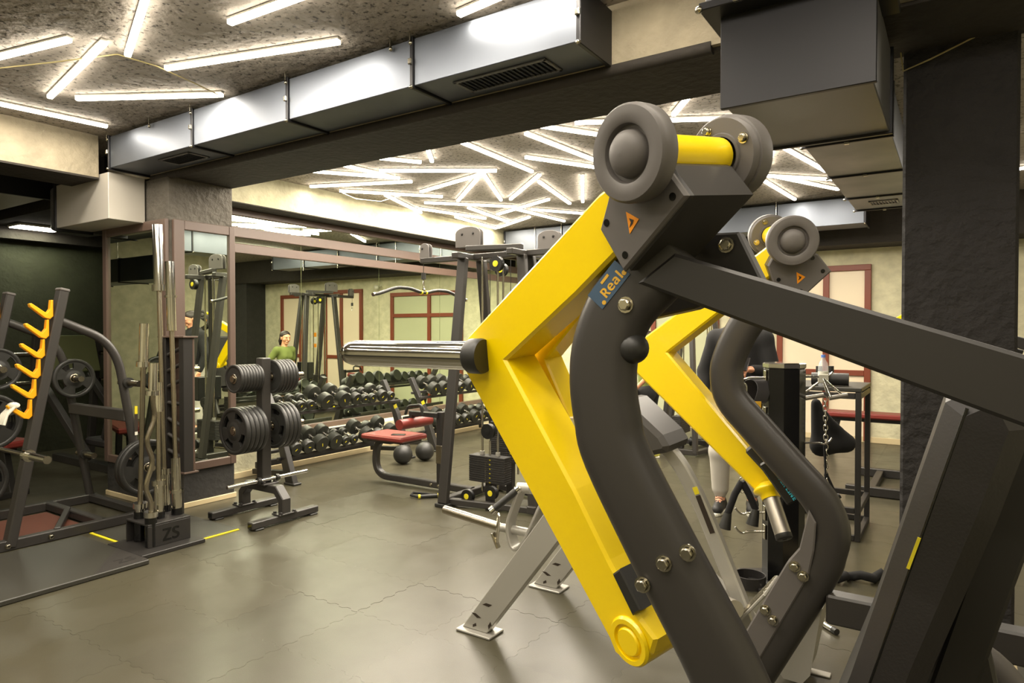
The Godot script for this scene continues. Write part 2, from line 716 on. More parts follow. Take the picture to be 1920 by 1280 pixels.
	mat("led_housing", Color(0.85, 0.84, 0.8), 0.4)
	mat("cable_yellow", Color(0.62, 0.57, 0.38), 0.5)


func _ready() -> void:
	rng.seed = 7
	# ---- camera
	var cam := Camera3D.new()
	cam.name = "camera"
	cam.position = Vector3(0, 1.45, 0)
	cam.rotation_degrees = Vector3(-0.917, 33.58, 0)
	cam.fov = rad_to_deg(2.0 * atan(640.0 / 1250.0))
	cam.near = 0.05
	cam.far = 60.0
	add_child(cam)
	cam.current = true
	# ---- surroundings: an enclosed room, lit only by its lamps
	var env := Environment.new()
	env.background_mode = Environment.BG_COLOR
	env.background_color = Color(0, 0, 0)
	env.tonemap_mode = Environment.TONE_MAPPER_LINEAR
	env.tonemap_exposure = 2.7
	env.sdfgi_enabled = true
	env.ssao_enabled = true
	env.ssil_enabled = true
	var we := WorldEnvironment.new()
	we.name = "surroundings"
	we.environment = env
	add_child(we)
	materials()
	lamps()
	room()
	floor_tiles()
	ducts()
	mirrors()
	doors()
	lever_machine()
	row_machine()
	cable_station()
	dumbbells()
	plate_tree()
	barbell_stand()
	squat_rack()
	accessories()
	far_things()
	person_man()
	person_woman()
	cables()


const LED_ENERGY := 0.5
const TUBES := [
	[-4.99, -1.43, -3.88, -1.65, 0], [-4.94, -1.98, -3.77, -1.77, 0], [-3.83, -1.92, -2.77, -1.51, 0], [-3.84, -2.14, -2.72, -2.45, 0], [-4.83, -2.09, -3.96, -2.58, 0], [-5.43, -1.36, -5.29, -2.50, 0], [-3.01, -2.00, -1.87, -2.06, 0], [-2.01, -2.56, -0.87, -2.42, 0],
	[-5.33, -4.02, -4.64, -4.96, 1], [-4.74, -3.80, -4.67, -4.94, 1], [-5.70, -4.72, -4.64, -5.14, 1], [-4.68, -3.66, -4.04, -4.60, 1], [-3.28, -3.70, -3.94, -4.63, 1], [-3.63, -4.27, -2.49, -4.06, 1], [-4.59, -4.62, -3.65, -5.24, 1], [-3.34, -4.25, -3.39, -5.46, 1],
	[-4.90, -5.57, -3.81, -5.26, 1], [-4.02, -5.42, -4.88, -6.20, 1], [-3.87, -5.34, -4.43, -6.44, 1], [-3.40, -5.61, -4.31, -6.46, 1], [-3.56, -5.86, -3.86, -7.07, 1], [-5.61, -5.04, -4.87, -5.91, 1], [-5.35, -5.48, -5.76, -6.55, 1], [-5.28, -6.06, -4.51, -6.89, 1],
	[-5.59, -6.31, -5.33, -7.38, 1], [-5.04, -6.61, -5.23, -7.78, 1], [-5.59, -7.05, -5.72, -8.18, 1], [-5.66, -8.14, -4.76, -7.60, 1], [-5.01, -7.20, -3.94, -6.71, 1], [-4.60, -7.04, -4.54, -8.16, 1], [-4.45, -7.14, -3.83, -8.09, 1], [-3.07, -5.88, -3.68, -7.06, 1],
	[-3.16, -4.97, -2.62, -6.0, 1], [-2.78, -4.38, -2.69, -5.52, 1], [-2.86, -3.83, -2.27, -4.81, 1], [-2.34, -4.35, -1.33, -4.90, 1], [-1.02, -3.66, -1.67, -4.58, 1], [-0.99, -4.37, -1.42, -5.21, 1], [-1.15, -5.44, -1.47, -6.55, 1], [-1.20, -5.91, -1.04, -7.00, 1], [-1.84, -6.60, -1.03, -7.42, 1], [-1.51, -6.92, -1.06, -7.97, 1], [-1.63, -7.12, -1.56, -8.30, 1],
	# those of the same field that the frame leaves out
	[-1.9, -1.2, -0.9, -0.6, 0], [-3.4, -0.5, -2.3, -0.2, 0], [-4.6, 0.3, -4.3, 1.4, 0], [-1.2, 0.4, -0.3, 1.1, 0], [-2.6, 1.2, -1.9, 2.1, 0], [0.7, 0.2, 1.5, 1.0, 0], [-0.6, -0.9, 0.4, -1.4, 0], [-0.4, 1.8, 0.7, 2.2, 0], [-3.6, 1.0, -3.0, 2.0, 0], [-0.9, -0.2, 0.2, 0.1, 0], [-2.2, -0.9, -1.6, 0.1, 0], [-8.2, -0.9, -7.3, -0.3, 2], [-9.8, 0.2, -9.0, 1.0, 2], [-7.2, 1.2, -6.5, 2.1, 2], [0.9, -1.6, 1.8, -1.0, 0], [0.6, -4.4, 1.5, -5.0, 1], [0.5, -6.4, 1.6, -6.9, 1], [0.3, -8.0, 1.3, -7.5, 1],
]


func lamps() -> void:
	var y := 2.998
	for e in TUBES:
		var a := V(e[0], y, e[1])
		var b := V(e[2], y, e[3])
		var lab: String = "slim white LED tube on the textured ceiling between the mirror wall and the main beam" if e[4] else "slim white LED tube on the grey ceiling in front of the long air duct"
		var grp := "LED tubes on the ceiling beyond the beam" if e[4] else "LED tubes on the ceiling before the beam"
		if e[4] == 2:
			lab = "slim white LED tube on the ceiling of the side room, mirrored in the pillar"
			grp = "LED tubes in the side room"
		var t := thing("led_tube", lab, "led tube", (a + b) / 2, grp)
		var fr := G.along(a, b)
		var ln := a.distance_to(b)
		var h := G.new().box(Transform3D(fr.basis, fr.origin - V(0, 0.006, 0)), Vector3(0.034, 0.012, ln), 0.002)
		part(t, "housing", h, M.led_housing)
		# half-round diffuser
		var d := G.new()
		var pr := []
		for k in 7:
			var q := PI * k / 6
			pr.append(Vector2(signf(cos(q)) * minf(0.0165, absf(cos(q)) * 0.026), -0.012 - minf(0.021, sin(q) * 0.03)))
		d.sweep([a + fr.basis.z * 0.004, b - fr.basis.z * 0.004], flip(pr), Vector3.UP, true)
		part(t, "diffuser", d, M.led_glow)
		var l := AreaLight3D.new()
		l.name = "tube_light"
		l.area_size = Vector2(ln, 0.03)
		l.light_color = Color(1.0, 0.955, 0.88)
		l.light_energy = LED_ENERGY * ln
		l.shadow_enabled = true
		l.area_range = 14.0
		t.add_child(l)
		l.transform = Transform3D(Basis(fr.basis.z, Vector3.UP.cross(fr.basis.z), Vector3.UP), V(0, -0.043, 0))
	# flat panel lamp in the dim side room
	var p := thing("ceiling_panel_light", "square white ceiling panel lamp in the dim olive side room", "ceiling light", V(-8.72, 2.62, -3.35))
	part(p, "panel_frame", G.new().bx(-8.88, -8.56, 2.615, 2.64, -3.58, -3.12, 0.004), M.led_housing)
	part(p, "panel_glow", G.new().bx(-8.865, -8.575, 2.608, 2.616, -3.565, -3.135), M.led_glow)
	var l2 := AreaLight3D.new()
	l2.name = "panel_light"
	l2.area_size = Vector2(0.29, 0.43)
	l2.light_color = Color(0.92, 1.0, 0.8)
	l2.light_energy = 0.2
	l2.shadow_enabled = true
	l2.area_range = 12.0
	p.add_child(l2)
	l2.transform = Transform3D(Basis(Vector3.RIGHT, Vector3(0, 0, -1), Vector3.UP), V(0, -0.02, 0))


func flip(pr: Array) -> Array:
	return pr


func room() -> void:
	struct("ceiling", G.new().bx(-11.5, 3.0, 3.0, 3.15, -10.2, 4.0), M.ceiling_plaster, "dark grey plaster ceiling with a rough pitted texture", "ceiling")
	struct("wall_far", G.new().bx(-6.5, 3.0, 0, 3.0, -10.0, -9.75), M.cream_plaster, "cream plaster end wall with red-brown door frames", "wall")
	struct("baseboard_far", G.new().bx(-5.86, 1.0, 0, 0.075, -9.75, -9.735, 0.003), M.baseboard_cream, "pale baseboard along the cream end wall", "baseboard")
	struct("wall_right", G.new().bx(2.6, 2.8, 0, 3.0, -9.75, 3.8), M.cream_plaster, "cream plaster side wall facing the mirrors", "wall")
	struct("wall_back", G.new().bx(-11.4, 2.8, 0, 3.0, 3.6, 3.8), M.cream_plaster, "cream plaster wall facing the main beam", "wall")
	struct("wall_side_room", G.new().bx(-9.3, -9.1, 0, 2.5, -4.8, -1.9), M.olive_wall, "dark olive wall of the dim side room", "wall")
	struct("beam_side_room", G.new().bx(-9.3, -8.95, 2.5, 3.0, -4.8, -1.9), M.dark_soffit, "dark beam above the olive wall", "beam")
	struct("ceiling_side_room", G.new().bx(-8.95, -6.3, 2.642, 3.0, -4.6, -2.95), M.dark_soffit, "low dark ceiling over the end of the side room", "ceiling")
	struct("wall_side_far", G.new().bx(-11.4, -11.2, 0, 3.0, -2.1, 3.8), M.cream_plaster, "cream far wall of the side room, mirrored in the pillar", "wall")
	struct("wall_side_return", G.new().bx(-11.4, -9.3, 0, 3.0, -2.1, -1.9), M.left_wall_grey, "dark grey return wall in the side room", "wall")
	struct("wall_alcove", G.new().bx(-9.3, -6.3, 0, 3.0, -4.8, -4.6), M.olive_wall, "dark olive wall closing the dim side room behind the pillar", "wall")
	struct("wall_mirror", G.new().bx(-6.4, -6.115, 0, 3.0, -9.75, -3.45), M.cream_plaster, "cream wall that carries the long mirror", "wall")
	struct("trim_plinth", G.new().bx(-6.115, -5.86, 0, 0.33, -9.75, -3.5, 0.004), M.cream_plaster, "low cream plinth under the long mirror", "plinth")
	struct("baseboard_mirror", G.new().bx(-5.86, -5.845, 0, 0.06, -9.75, -3.5, 0.003), M.baseboard_cream, "pale baseboard under the long mirror", "baseboard")
	# beam above the mirror: cream face, dark underside
	var b := shell("beam_mirror", "cream plaster beam above the long mirror", "beam")
	part(b, "face", G.new().bx(-6.115, -5.8, 2.7, 3.0, -9.75, -3.5), M.beam_cream)
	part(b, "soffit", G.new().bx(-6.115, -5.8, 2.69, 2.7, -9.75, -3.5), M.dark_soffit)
	# main beam
	b = shell("beam_main", "wide plaster beam with a dark underside behind the long duct", "beam")
	part(b, "face", G.new().bx(-6.2, 2.6, 2.70, 3.0, -3.5, -2.93), M.beam_plaster)
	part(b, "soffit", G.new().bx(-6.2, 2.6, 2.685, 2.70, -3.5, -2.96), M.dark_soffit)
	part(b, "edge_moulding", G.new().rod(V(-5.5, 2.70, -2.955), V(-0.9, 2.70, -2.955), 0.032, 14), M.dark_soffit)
	b = shell("beam_side", "grey plaster beam over the opening to the side room", "beam")
	part(b, "face", G.new().bx(-6.15, -5.69, 2.67, 3.0, -2.62, 3.6), M.beam_plaster)
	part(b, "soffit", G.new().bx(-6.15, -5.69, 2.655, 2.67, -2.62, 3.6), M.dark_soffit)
	# pillar with mirrors
	b = shell("column_mirrored", "grey rough plaster pillar with framed mirrors on two sides", "column")
	part(b, "shaft", G.new().bx(-6.25, -5.24, 0.3, 2.69, -3.5, -2.93, 0.008), M.grey_plaster)
	part(b, "base_panel", G.new().bx(-6.25, -5.235, 0, 0.3, -3.5, -2.925, 0.006), M.left_wall_grey)
	part(b, "baseboard", G.new().bx(-6.26, -5.222, 0, 0.042, -3.51, -2.912, 0.003), M.baseboard_cream)
	# black pillar
	b = shell("column_black", "black rough plaster pillar behind the yellow machine", "column")
	part(b, "shaft", G.new().bx(-0.2, 0.218, 0, 3.0, -3.98, -3.45, 0.012), M.black_plaster)
	part(b, "baseboard", G.new().bx(-0.212, 0.23, 0, 0.05, -3.992, -3.438, 0.003), M.baseboard_cream)
	# dark wall section and beam seen in the mirror, on the end wall
	struct("column_dark_end", G.new().bx(1.15, 2.6, 0, 2.52, -9.75, -9.25), M.left_wall_grey, "dark painted pillar in the corner of the end wall", "column")
	struct("beam_end", G.new().bx(-5.8, 2.6, 2.52, 3.0, -9.75, -9.2), M.dark_soffit, "dark beam along the top of the cream end wall", "beam")


func tile_outline(s: float) -> Array:
	# jigsaw edge: shifts in and out of the straight line, the same on opposite sides
	var teeth := 10
	var amp := 0.008
	var prof := []
	for k in teeth:
		var a := float(k) / teeth
		var sg := amp if k % 2 == 0 else -amp
		prof.append(Vector2(a + 0.022, sg))
		prof.append(Vector2(a + 1.0 / teeth - 0.022, sg))
	var out := []
	var g := 0.0005
	out.append(Vector2(g, g))
	for p in prof: # bottom edge
		out.append(Vector2(p.x * s, p.y + g))
	out.append(Vector2(s - g, g))
	for p in prof: # right edge
		out.append(Vector2(s - p.y - g, p.x * s))
	var rv := prof.duplicate()
	rv.reverse()
	out.append(Vector2(s - g, s - g))
	for p in rv:
		out.append(Vector2(p.x * s, s + p.y - g))
	out.append(Vector2(g, s - g))
	for p in rv:
		out.append(Vector2(-p.y + g, p.x * s))
	return out


func floor_tiles() -> void:
	var fl := shell("floor", "dark olive-grey rubber floor of interlocking puzzle tiles", "floor")
	part(fl, "subfloor", G.new().bx(-11.4, 2.8, -0.1, -0.009, -9.95, 3.8), M.subfloor)
	var s := 0.4645
	var tm := G.new()
	tm.prism(Transform3D(Basis(Vector3.RIGHT, Vector3(0, 0, -1), Vector3.UP), Vector3.ZERO), tile_outline(s), -0.009, 0.0)
	var me := tm.mesh()
	var spots := []
	var fwd := Vector3(-0.553, 0, -0.833)
	var rgt := Vector3(0.833, 0, -0.553)
	for i in range(-21, 9):
		for j in range(-8, 22):
			var p := V(-1.63 + i * s, 0, -2.41 - j * s)
			if p.x < -11.4 or p.x > 2.6 or p.z < -10.0 or p.z > 3.6:
				continue
			var c := p + V(s / 2, 0, -s / 2)
			var f := c.dot(fwd)
			var l := c.dot(rgt)
			var seen := f > 1.9 and absf(l) < f * 0.86 and p.x > -6.3
			spots.append([f if seen else 100.0 + c.length(), p])
	spots.sort_custom(func(a, b): return a[0] < b[0])
	var rest := []
	var k := 0
	for q in spots:
		if k < 290 and q[0] < 90.0:
			var mi: Material = M["floor_rubber_%d" % rng.randi_range(0, 2)]
			lpart(fl, "tile", me, mi, Transform3D(Basis(), q[1] + V(0, rng.randf_range(-0.0012, 0.0), 0)))
			k += 1
		else:
			rest.append(q[1])
	var mm := MultiMesh.new()
	mm.transform_format = MultiMesh.TRANSFORM_3D
	mm.mesh = me
	mm.instance_count = rest.size()
	for i in rest.size():
		mm.set_instance_transform(i, Transform3D(Basis(), rest[i]))
	var mi2 := MultiMeshInstance3D.new()
	mi2.multimesh = mm
	mi2.material_override = M.floor_rubber_0
	mi2.name = "tile_field"
	mi2.set_meta("kind", "stuff")
	fl.add_child(mi2)


func duct_x(t: Node, x0: float, x1: float, y0: float, y1: float, z0: float, z1: float, cuts: Array, m: Material) -> void:
	# a rectangular duct in sections along x, with flanges at the joints
	for i in cuts.size() - 1:
		part(t, "section", G.new().bx(cuts[i] + 0.012, cuts[i + 1] - 0.012, y0, y1, z0, z1, 0.003), m)
	for c in cuts:
		var f := G.new()
		f.bx(c - 0.011, c + 0.011, y0 - 0.014, y1 + 0.01, z0 - 0.012, z1 + 0.012, 0.003)
		var fo := part(t, "flange", f, M.duct_flange)
		var bz := G.new()
		bz.bx(c - 0.012, c + 0.012, (y0 + y1) / 2 - 0.016, (y0 + y1) / 2 + 0.016, z1 + 0.01, z1 + 0.028, 0.004)
		part(fo, "clamp", bz, M.bolt_steel)
		part(fo, "corner_bolt", G.new().ball(V(c, y0 - 0.008, z1 + 0.014), V(0.014, 0.01, 0.01), 8, 5), M.bolt_steel)


func duct_z(t: Node, x0: float, x1: float, y0: float, y1: float, cuts: Array, m: Material) -> void:
	for i in cuts.size() - 1:
		part(t, "section", G.new().bx(x0, x1, y0, y1, cuts[i] + 0.012, cuts[i + 1] - 0.012, 0.003), m)
	for c in cuts:
		var fo := part(t, "flange", G.new().bx(x0 - 0.012, x1 + 0.012, y0 - 0.014, y1 + 0.01, c - 0.011, c + 0.011, 0.003), M.duct_flange)
		var bz := G.new()
		part(fo, "corner_bolt", G.new().ball(V(x0 - 0.014, y0 - 0.008, c), V(0.016, 0.012, 0.012), 8, 5), M.bolt_steel)
		bz.bx((x0 + x1) / 2 - 0.016, (x0 + x1) / 2 + 0.016, y0 - 0.022, y0 - 0.006, c - 0.012, c + 0.012, 0.003)
		part(fo, "clamp", bz, M.bolt_steel)


func grille(t: Node, x0: float, x1: float, y: float, z0: float, z1: float) -> void:
	var f := G.new()
	f.bx(x0, x1, y - 0.008, y, z0, z0 + 0.018, 0.002)
	f.bx(x0, x1, y - 0.008, y, z1 - 0.018, z1, 0.002)
	f.bx(x0, x0 + 0.018, y - 0.008, y, z0, z1, 0.002)
	f.bx(x1 - 0.018, x1, y - 0.008, y, z0, z1, 0.002)
	var gr := part(t, "vent", f, M.duct_dark)
	var n := int((x1 - x0) / 0.03)
	for i in n:
		var x := lerpf(x0 + 0.02, x1 - 0.02, (i + 0.5) / n)
		part(gr, "slat", G.new().bar(V(x, y - 0.005, z0 + 0.015), V(x, y - 0.005, z1 - 0.015), 0.014, 0.002, 0.0, V(0.5, 1, 0)), M.duct_flange)


func ducts() -> void:
	var t := thing("air_duct", "long grey sheet-metal air duct hanging in front of the main beam", "air duct", V(-3.45, 2.72, -2.77))
	duct_x(t, -5.5, -1.39, 2.722, 2.965, -2.925, -2.62, [-5.515, -4.37, -3.36, -2.36, -1.385], M.duct_metal)
	grille(t, -2.15, -1.6, 2.722, -2.86, -2.69)
	grille(t, -4.95, -4.55, 2.722, -2.86, -2.69)
	for x in [-5.515, -4.9, -4.37, -3.36, -2.5, -2.36, -1.385]:
		var g := G.new().rod(V(x, 2.95, -2.6), V(x, 3.0, -2.6), 0.004, 6)
		g.ball(V(x, 2.94, -2.605), V(0.012, 0.014, 0.01), 8, 5)
		part(t, "hanger", g, M.bolt_steel)
	# drop box and elbow at its end, over the side room
	t = thing("duct_drop_box", "bright sheet-metal duct box dropping below the side beam next to the pillar", "air duct", V(-6.0, 2.33, -2.77))
	part(t, "box", G.new().bx(-6.46, -5.56, 2.335, 2.70, -2.915, -2.63, 0.003), M.duct_bright)
	part(t, "flange", G.new().bx(-6.48, -6.455, 2.31, 2.715, -2.925, -2.615, 0.003), M.duct_flange)
	var el := []
	for k in 9:
		var a := PI / 2 * k / 8
		el.append(V(-6.48 - sin(a) * 0.34, 2.52, -2.77 - (1.0 - cos(a)) * 0.34))
	part(t, "elbow", G.new().sweep(el, rectp(0.28, 0.34, 0.003), Vector3.UP, false), M.duct_dark)
	t = thing("air_duct", "sheet-metal duct crossing the side room under its ceiling", "air duct", V(-7.6, 2.45, -1.6))
	duct_x(t, -11.0, -6.6, 2.62, 2.9, -1.75, -1.35, [-11.0, -9.9, -8.8, -7.7, -6.6], M.duct_metal)
	t = thing("air_duct", "pale sheet-metal duct running low through the side room, mirrored in the pillar", "air duct", V(-8.9, 2.15, -0.8))
	duct_x(t, -11.0, -6.9, 2.15, 2.48, -1.0, -0.6, [-11.0, -9.95, -8.9, -7.9, -6.9], M.duct_metal)
	for x in [-10.4, -8.4]:
		part(t, "hanger", G.new().rod(V(x, 2.48, -0.8), V(x, 3.0, -0.8), 0.006, 6), M.bolt_steel)
	t = thing("air_duct", "bright sheet-metal duct end under the side beam", "air duct", V(-7.7, 2.66, -2.5))
	part(t, "section", G.new().bx(-8.9, -6.88, 2.66, 2.95, -2.75, -2.3, 0.003), M.duct_bright)
	part(t, "flange", G.new().bx(-6.89, -6.86, 2.64, 2.96, -2.765, -2.285, 0.003), M.duct_flange)
	# drop box by the black pillar
	t = thing("duct_elbow_box", "large dark duct box hanging below the main beam near the black pillar", "air duct", V(-0.5, 2.31, -2.95))
	part(t, "box", G.new().bx(-0.745, -0.24, 2.31, 2.66, -3.3, -2.6, 0.004), M.duct_dark)
	for e in [[-2.605, -2.583], [-3.318, -3.295]]:
		part(t, "flange", G.new().bx(-0.757, -0.228, 2.298, 2.668, e[0], e[1], 0.003), M.duct_flange)
	part(t, "upper_box", G.new().bx(-0.79, -0.2, 2.66, 2.99, -2.91, -2.5, 0.004), M.duct_dark)
	part(t, "upper_flange", G.new().bx(-0.81, -0.18, 2.645, 2.675, -2.915, -2.48, 0.003), M.duct_flange)
	for x in [-0.66, -0.34]:
		part(t, "clamp", G.new().bx(x - 0.02, x + 0.02, 2.64, 2.672, -2.485, -2.462, 0.004), M.bolt_steel)
	part(t, "corner_bolt", G.new().ball(V(-0.81, 2.655, -2.49), V(0.018, 0.016, 0.016), 8, 5), M.bolt_steel)
	t = thing("air_duct", "grey sheet-metal air duct under the ceiling beyond the main beam", "air duct", V(-0.58, 2.65, -5.6))
	duct_z(t, -0.83, -0.33, 2.65, 2.965, [-7.45, -6.75, -5.75, -4.7, -3.55], M.duct_metal)
	grille(t, -0.68, -0.44, 2.65, -7.2, -7.0)
	# duct along the end wall
	t = thing("air_duct", "pale grey sheet-metal air duct along the end wall", "air duct", V(-3.3, 2.66, -8.65))
	duct_x(t, -5.75, -0.85, 2.665, 2.965, -8.85, -8.46, [-5.75, -4.75, -3.75, -2.75, -1.8, -0.85], M.duct_metal)
	for x in [-5.2, -4.75, -4.2, -3.75, -2.75, -1.8]:
		part(t, "hanger", G.new().rod(V(x, 2.6, -8.44), V(x, 3.0, -8.44), 0.006, 6), M.bolt_steel)


func mirrors() -> void:
	var t := thing("long_mirror", "long brown-framed wall mirror behind the dumbbell racks", "mirror", V(-6.11, 0.33, -6.6))
	var zs := [-3.52, -3.72, -4.92, -6.13, -7.33, -8.53, -9.72]
	var rows := [[0.39, 2.245], [2.335, 2.405], [2.505, 2.625]]
	for i in zs.size() - 1:
		for r in rows:
			part(t, "pane", G.new().bx(-6.112, -6.1, r[0], r[1], zs[i + 1] + 0.003, zs[i] - 0.003), M.mirror)
	for e in [[0.33, 0.392], [2.243, 2.337], [2.403, 2.507], [2.623, 2.69]]:
		part(t, "rail", G.new().bx(-6.115, -6.07, e[0], e[1], -9.74, -3.5, 0.004), M.brown_frame)
	# pillar, side facing the row of plates
	t = thing("pillar_side_mirror", "tall brown-framed mirror on the pillar side facing the plate tree", "mirror", V(-5.23, 0.3, -3.2))
	part(t, "pane", G.new().bx(-5.238, -5.226, 0.36, 2.275, -3.45, -3.04), M.mirror)
	part(t, "stile", G.new().bx(-5.238, -5.205, 0.3, 2.345, -3.5, -3.445, 0.004), M.brown_frame)
	part(t, "stile", G.new().bx(-5.238, -5.205, 0.3, 2.345, -3.045, -2.955, 0.004), M.brown_frame)
	part(t, "rail", G.new().bx(-5.238, -5.206, 0.3, 0.365, -3.445, -3.045, 0.004), M.brown_frame)
	part(t, "rail", G.new().bx(-5.238, -5.206, 2.27, 2.345, -3.445, -3.045, 0.004), M.brown_frame)
	t = thing("pillar_front_mirror", "wide brown-framed mirror on the pillar side behind the squat rack", "mirror", V(-5.74, 0.3, -2.92))
	part(t, "pane", G.new().bx(-6.19, -5.29, 0.36, 2.275, -2.932, -2.92), M.mirror)
	part(t, "stile", G.new().bx(-6.25, -6.185, 0.3, 2.345, -2.932, -2.9, 0.004), M.brown_frame)
	part(t, "stile", G.new().bx(-5.295, -5.235, 0.3, 2.345, -2.932, -2.9, 0.004), M.brown_frame)
	part(t, "rail", G.new().bx(-6.185, -5.295, 0.3, 0.365, -2.932, -2.901, 0.004), M.brown_frame)
	part(t, "rail", G.new().bx(-6.185, -5.295, 2.27, 2.345, -2.932, -2.901, 0.004), M.brown_frame)


func framed_door(called: String, label: String, x0: float, x1: float, y0: float, y1: float, splits: Array, bars: Array, pane: Material) -> void:
	var d := shell(called, label, "door" if called.begins_with("door") else "window")
	var z := -9.75
	var w := 0.075
	part(d, "lintel", G.new().bx(x0, x1, y1 - w, y1, z, z + 0.05, 0.004), M.wood_red)
	var edges := [x0 + w / 2, x1 - w / 2] + splits
	for x in edges:
		part(d, "jamb", G.new().bx(x - w / 2, x + w / 2, y0, y1 - w, z, z + 0.048, 0.004), M.wood_red)
	for y in bars:
		part(d, "crossbar", G.new().bx(x0 + w, x1 - w, y - 0.035, y + 0.035, z, z + 0.046, 0.004), M.wood_red)
	edges.sort()
	for i in edges.size() - 1:
		part(d, "pane", G.new().bx(edges[i] + w / 2, edges[i + 1] - w / 2, y0 + 0.02, y1 - w, z, z + 0.012), pane)


func doors() -> void:
	framed_door("door_1", "pale double door in a red-brown frame beside the black pillar", -2.05, -0.9, 0.02, 2.31, [-1.43], [0.9], M.door_white)
	framed_door("door_2", "pale door in a red-brown frame hidden from sight by the black pillar", -0.16, 0.55, 0.02, 2.25, [], [0.9], M.door_white)
	framed_door("window_1", "tall window with red-brown frame and frosted panes in the end wall", -4.65, -2.85, 0.02, 2.2, [-3.85], [1.75], M.window_film)
	var s := thing("wall_notice", "small orange and white notice on the cream end wall", "notice", V(-0.55, 1.1, -9.74))
	part(s, "sheet", G.new().bx(-0.62, -0.45, 1.08, 1.42, -9.752, -9.746), M.white_print)
	part(s, "orange_field", G.new().bx(-0.615, -0.5, 1.32, 1.41, -9.746, -9.744), M.warning_orange)
	part(s, "orange_field", G.new().bx(-0.615, -0.5, 1.09, 1.17, -9.746, -9.744), M.warning_orange)
	var c := thing("security_camera", "small white security camera high on the end wall", "camera", V(-2.55, 2.3, -9.7))
	part(c, "mount", G.new().rod(V(-2.55, 2.36, -9.755), V(-2.55, 2.33, -9.66), 0.02, 10), M.white_print)
	part(c, "head", G.new().ball(V(-2.55, 2.32, -9.63), V(0.06, 0.045, 0.045), 12, 7), M.white_print)


func smooth_xy(pts: Array, z: float, steps := 5) -> Array:
	# Catmull-Rom through (x, y) points in the plane at depth z
	var out := []
	for i in pts.size() - 1:
		var p0: Vector2 = pts[maxi(i - 1, 0)]
		var p1: Vector2 = pts[i]
		var p2: Vector2 = pts[i + 1]
		var p3: Vector2 = pts[mini(i + 2, pts.size() - 1)]
		for k in steps:
			var t := float(k) / steps
			var q := p1.cubic_interpolate(p2, p0, p3, t)
			out.append(V(q.x, q.y, z))
	var l: Vector2 = pts[pts.size() - 1]
	out.append(V(l.x, l.y, z))
	return out


func xy(z := 0.0) -> Transform3D:
	return Transform3D(Basis(), V(0, 0, z))


func P(list: Array) -> Array:
	var out := []
	for i in range(0, list.size(), 2):
		out.append(Vector2(list[i], list[i + 1]))
	return out


func pivot_head(t: Node, f: Vector3, a: Vector3, poly: Array, body: float, reach: float) -> void:
	# f: centre of the cap's face, a: axis running away from the viewer's side
	var zx := -a
	var yx := (Vector3.UP - zx * Vector3.UP.dot(zx)).normalized()
	var b := Basis(yx.cross(zx), yx, zx)
	var axis := Transform3D(Basis(b.x, zx, -yx), f)
	var p0 := f + a * 0.045
	var pts := []
	for q in poly:
		var d: Vector3 = q - p0
		pts.append(Vector2(d.dot(b.x), d.dot(b.y)))
	var fr := Transform3D(b, p0)
	part(t, "pivot_housing", G.new().prism(fr, pts, -body, -0.012, 0.006), M.charcoal_steel)
	var plate := part(t, "pivot_plate", G.new().prism(fr, pts, -0.0125, 0.0, 0.004), M.grey_cover)
	var c := Vector2.ZERO
	for q in pts:
		c += q / pts.size()
	for i in 4:
		var q: Vector2 = pts[i].lerp(c, 0.24)
		part(plate, "bolt_hole", G.new().rod(fr * V(q.x, q.y, 0.0), fr * V(q.x, q.y, 0.0012), 0.0062, 12), M.gloss_black)
	# warning triangle
	var w := G.new()
	var m: Vector2 = (pts[1] + pts[2] + c) / 3.0 - Vector2(0.03, -0.005)
	w.prism(fr, [m + Vector2(0.017, 0.004), m + Vector2(-0.009, 0.019), m + Vector2(-0.005, -0.017)], 0.0002, 0.001)
	var wl := part(plate, "warning_label", w, M.warning_orange)
	var z := G.new()
	z.prism(fr, [m + Vector2(0.006, 0.004), m + Vector2(-0.003, 0.008), m + Vector2(0.0, 0.001), m + Vector2(-0.004, -0.007), m + Vector2(0.003, -0.002)], 0.001, 0.0016)
	part(wl, "warning_symbol", z, M.dark_print)
	# round cap with a moulded ring and dome
	var q2 := Transform3D(axis.basis, f)
	part(t, "pivot_cap", G.new().lathe(q2, [Vector2(0.07, -0.036), Vector2(0.0735, -0.032), Vector2(0.0745, -0.012), Vector2(0.0735, -0.005), Vector2(0.07, -0.001), Vector2(0.062, 0.0), Vector2(0.048, 0.0), Vector2(0.0445, -0.002), Vector2(0.042, -0.011), Vector2(0.037, -0.0115), Vector2(0.0355, -0.009), Vector2(0.034, -0.001), Vector2(0.028, 0.006), Vector2(0.018, 0.0105), Vector2(0.008, 0.0125), Vector2(0, 0.013)], 48, 0.75), M.grey_cover)
	# shaft and rear bearing plate
	part(t, "pivot_shaft", G.new().rod(f + a * 0.04, f + a * (reach - 0.01), 0.032, 24), M.yellow_paint)
	var r := Transform3D(axis.basis, f + a * reach)
	var bp := part(t, "bearing_cover", G.new().lathe(r, [Vector2(0.033, 0.004), Vector2(0.038, 0.004), Vector2(0.04, 0.001), Vector2(0.064, 0.001), Vector2(0.068, -0.004), Vector2(0.068, -0.012), Vector2(0.071, -0.014), Vector2(0.071, -0.045), Vector2(0.066, -0.052), Vector2(0, -0.052)], 40, 0.75), M.grey_cover)
	var spots := []
	for k in 4:
		var an := PI / 4 + PI / 2 * k + 0.35
		spots.append(r * V(cos(an) * 0.052, 0.001, sin(an) * 0.052))
	bolts(bp, spots, -a, M.bolt_steel, 0.007, 0.007)


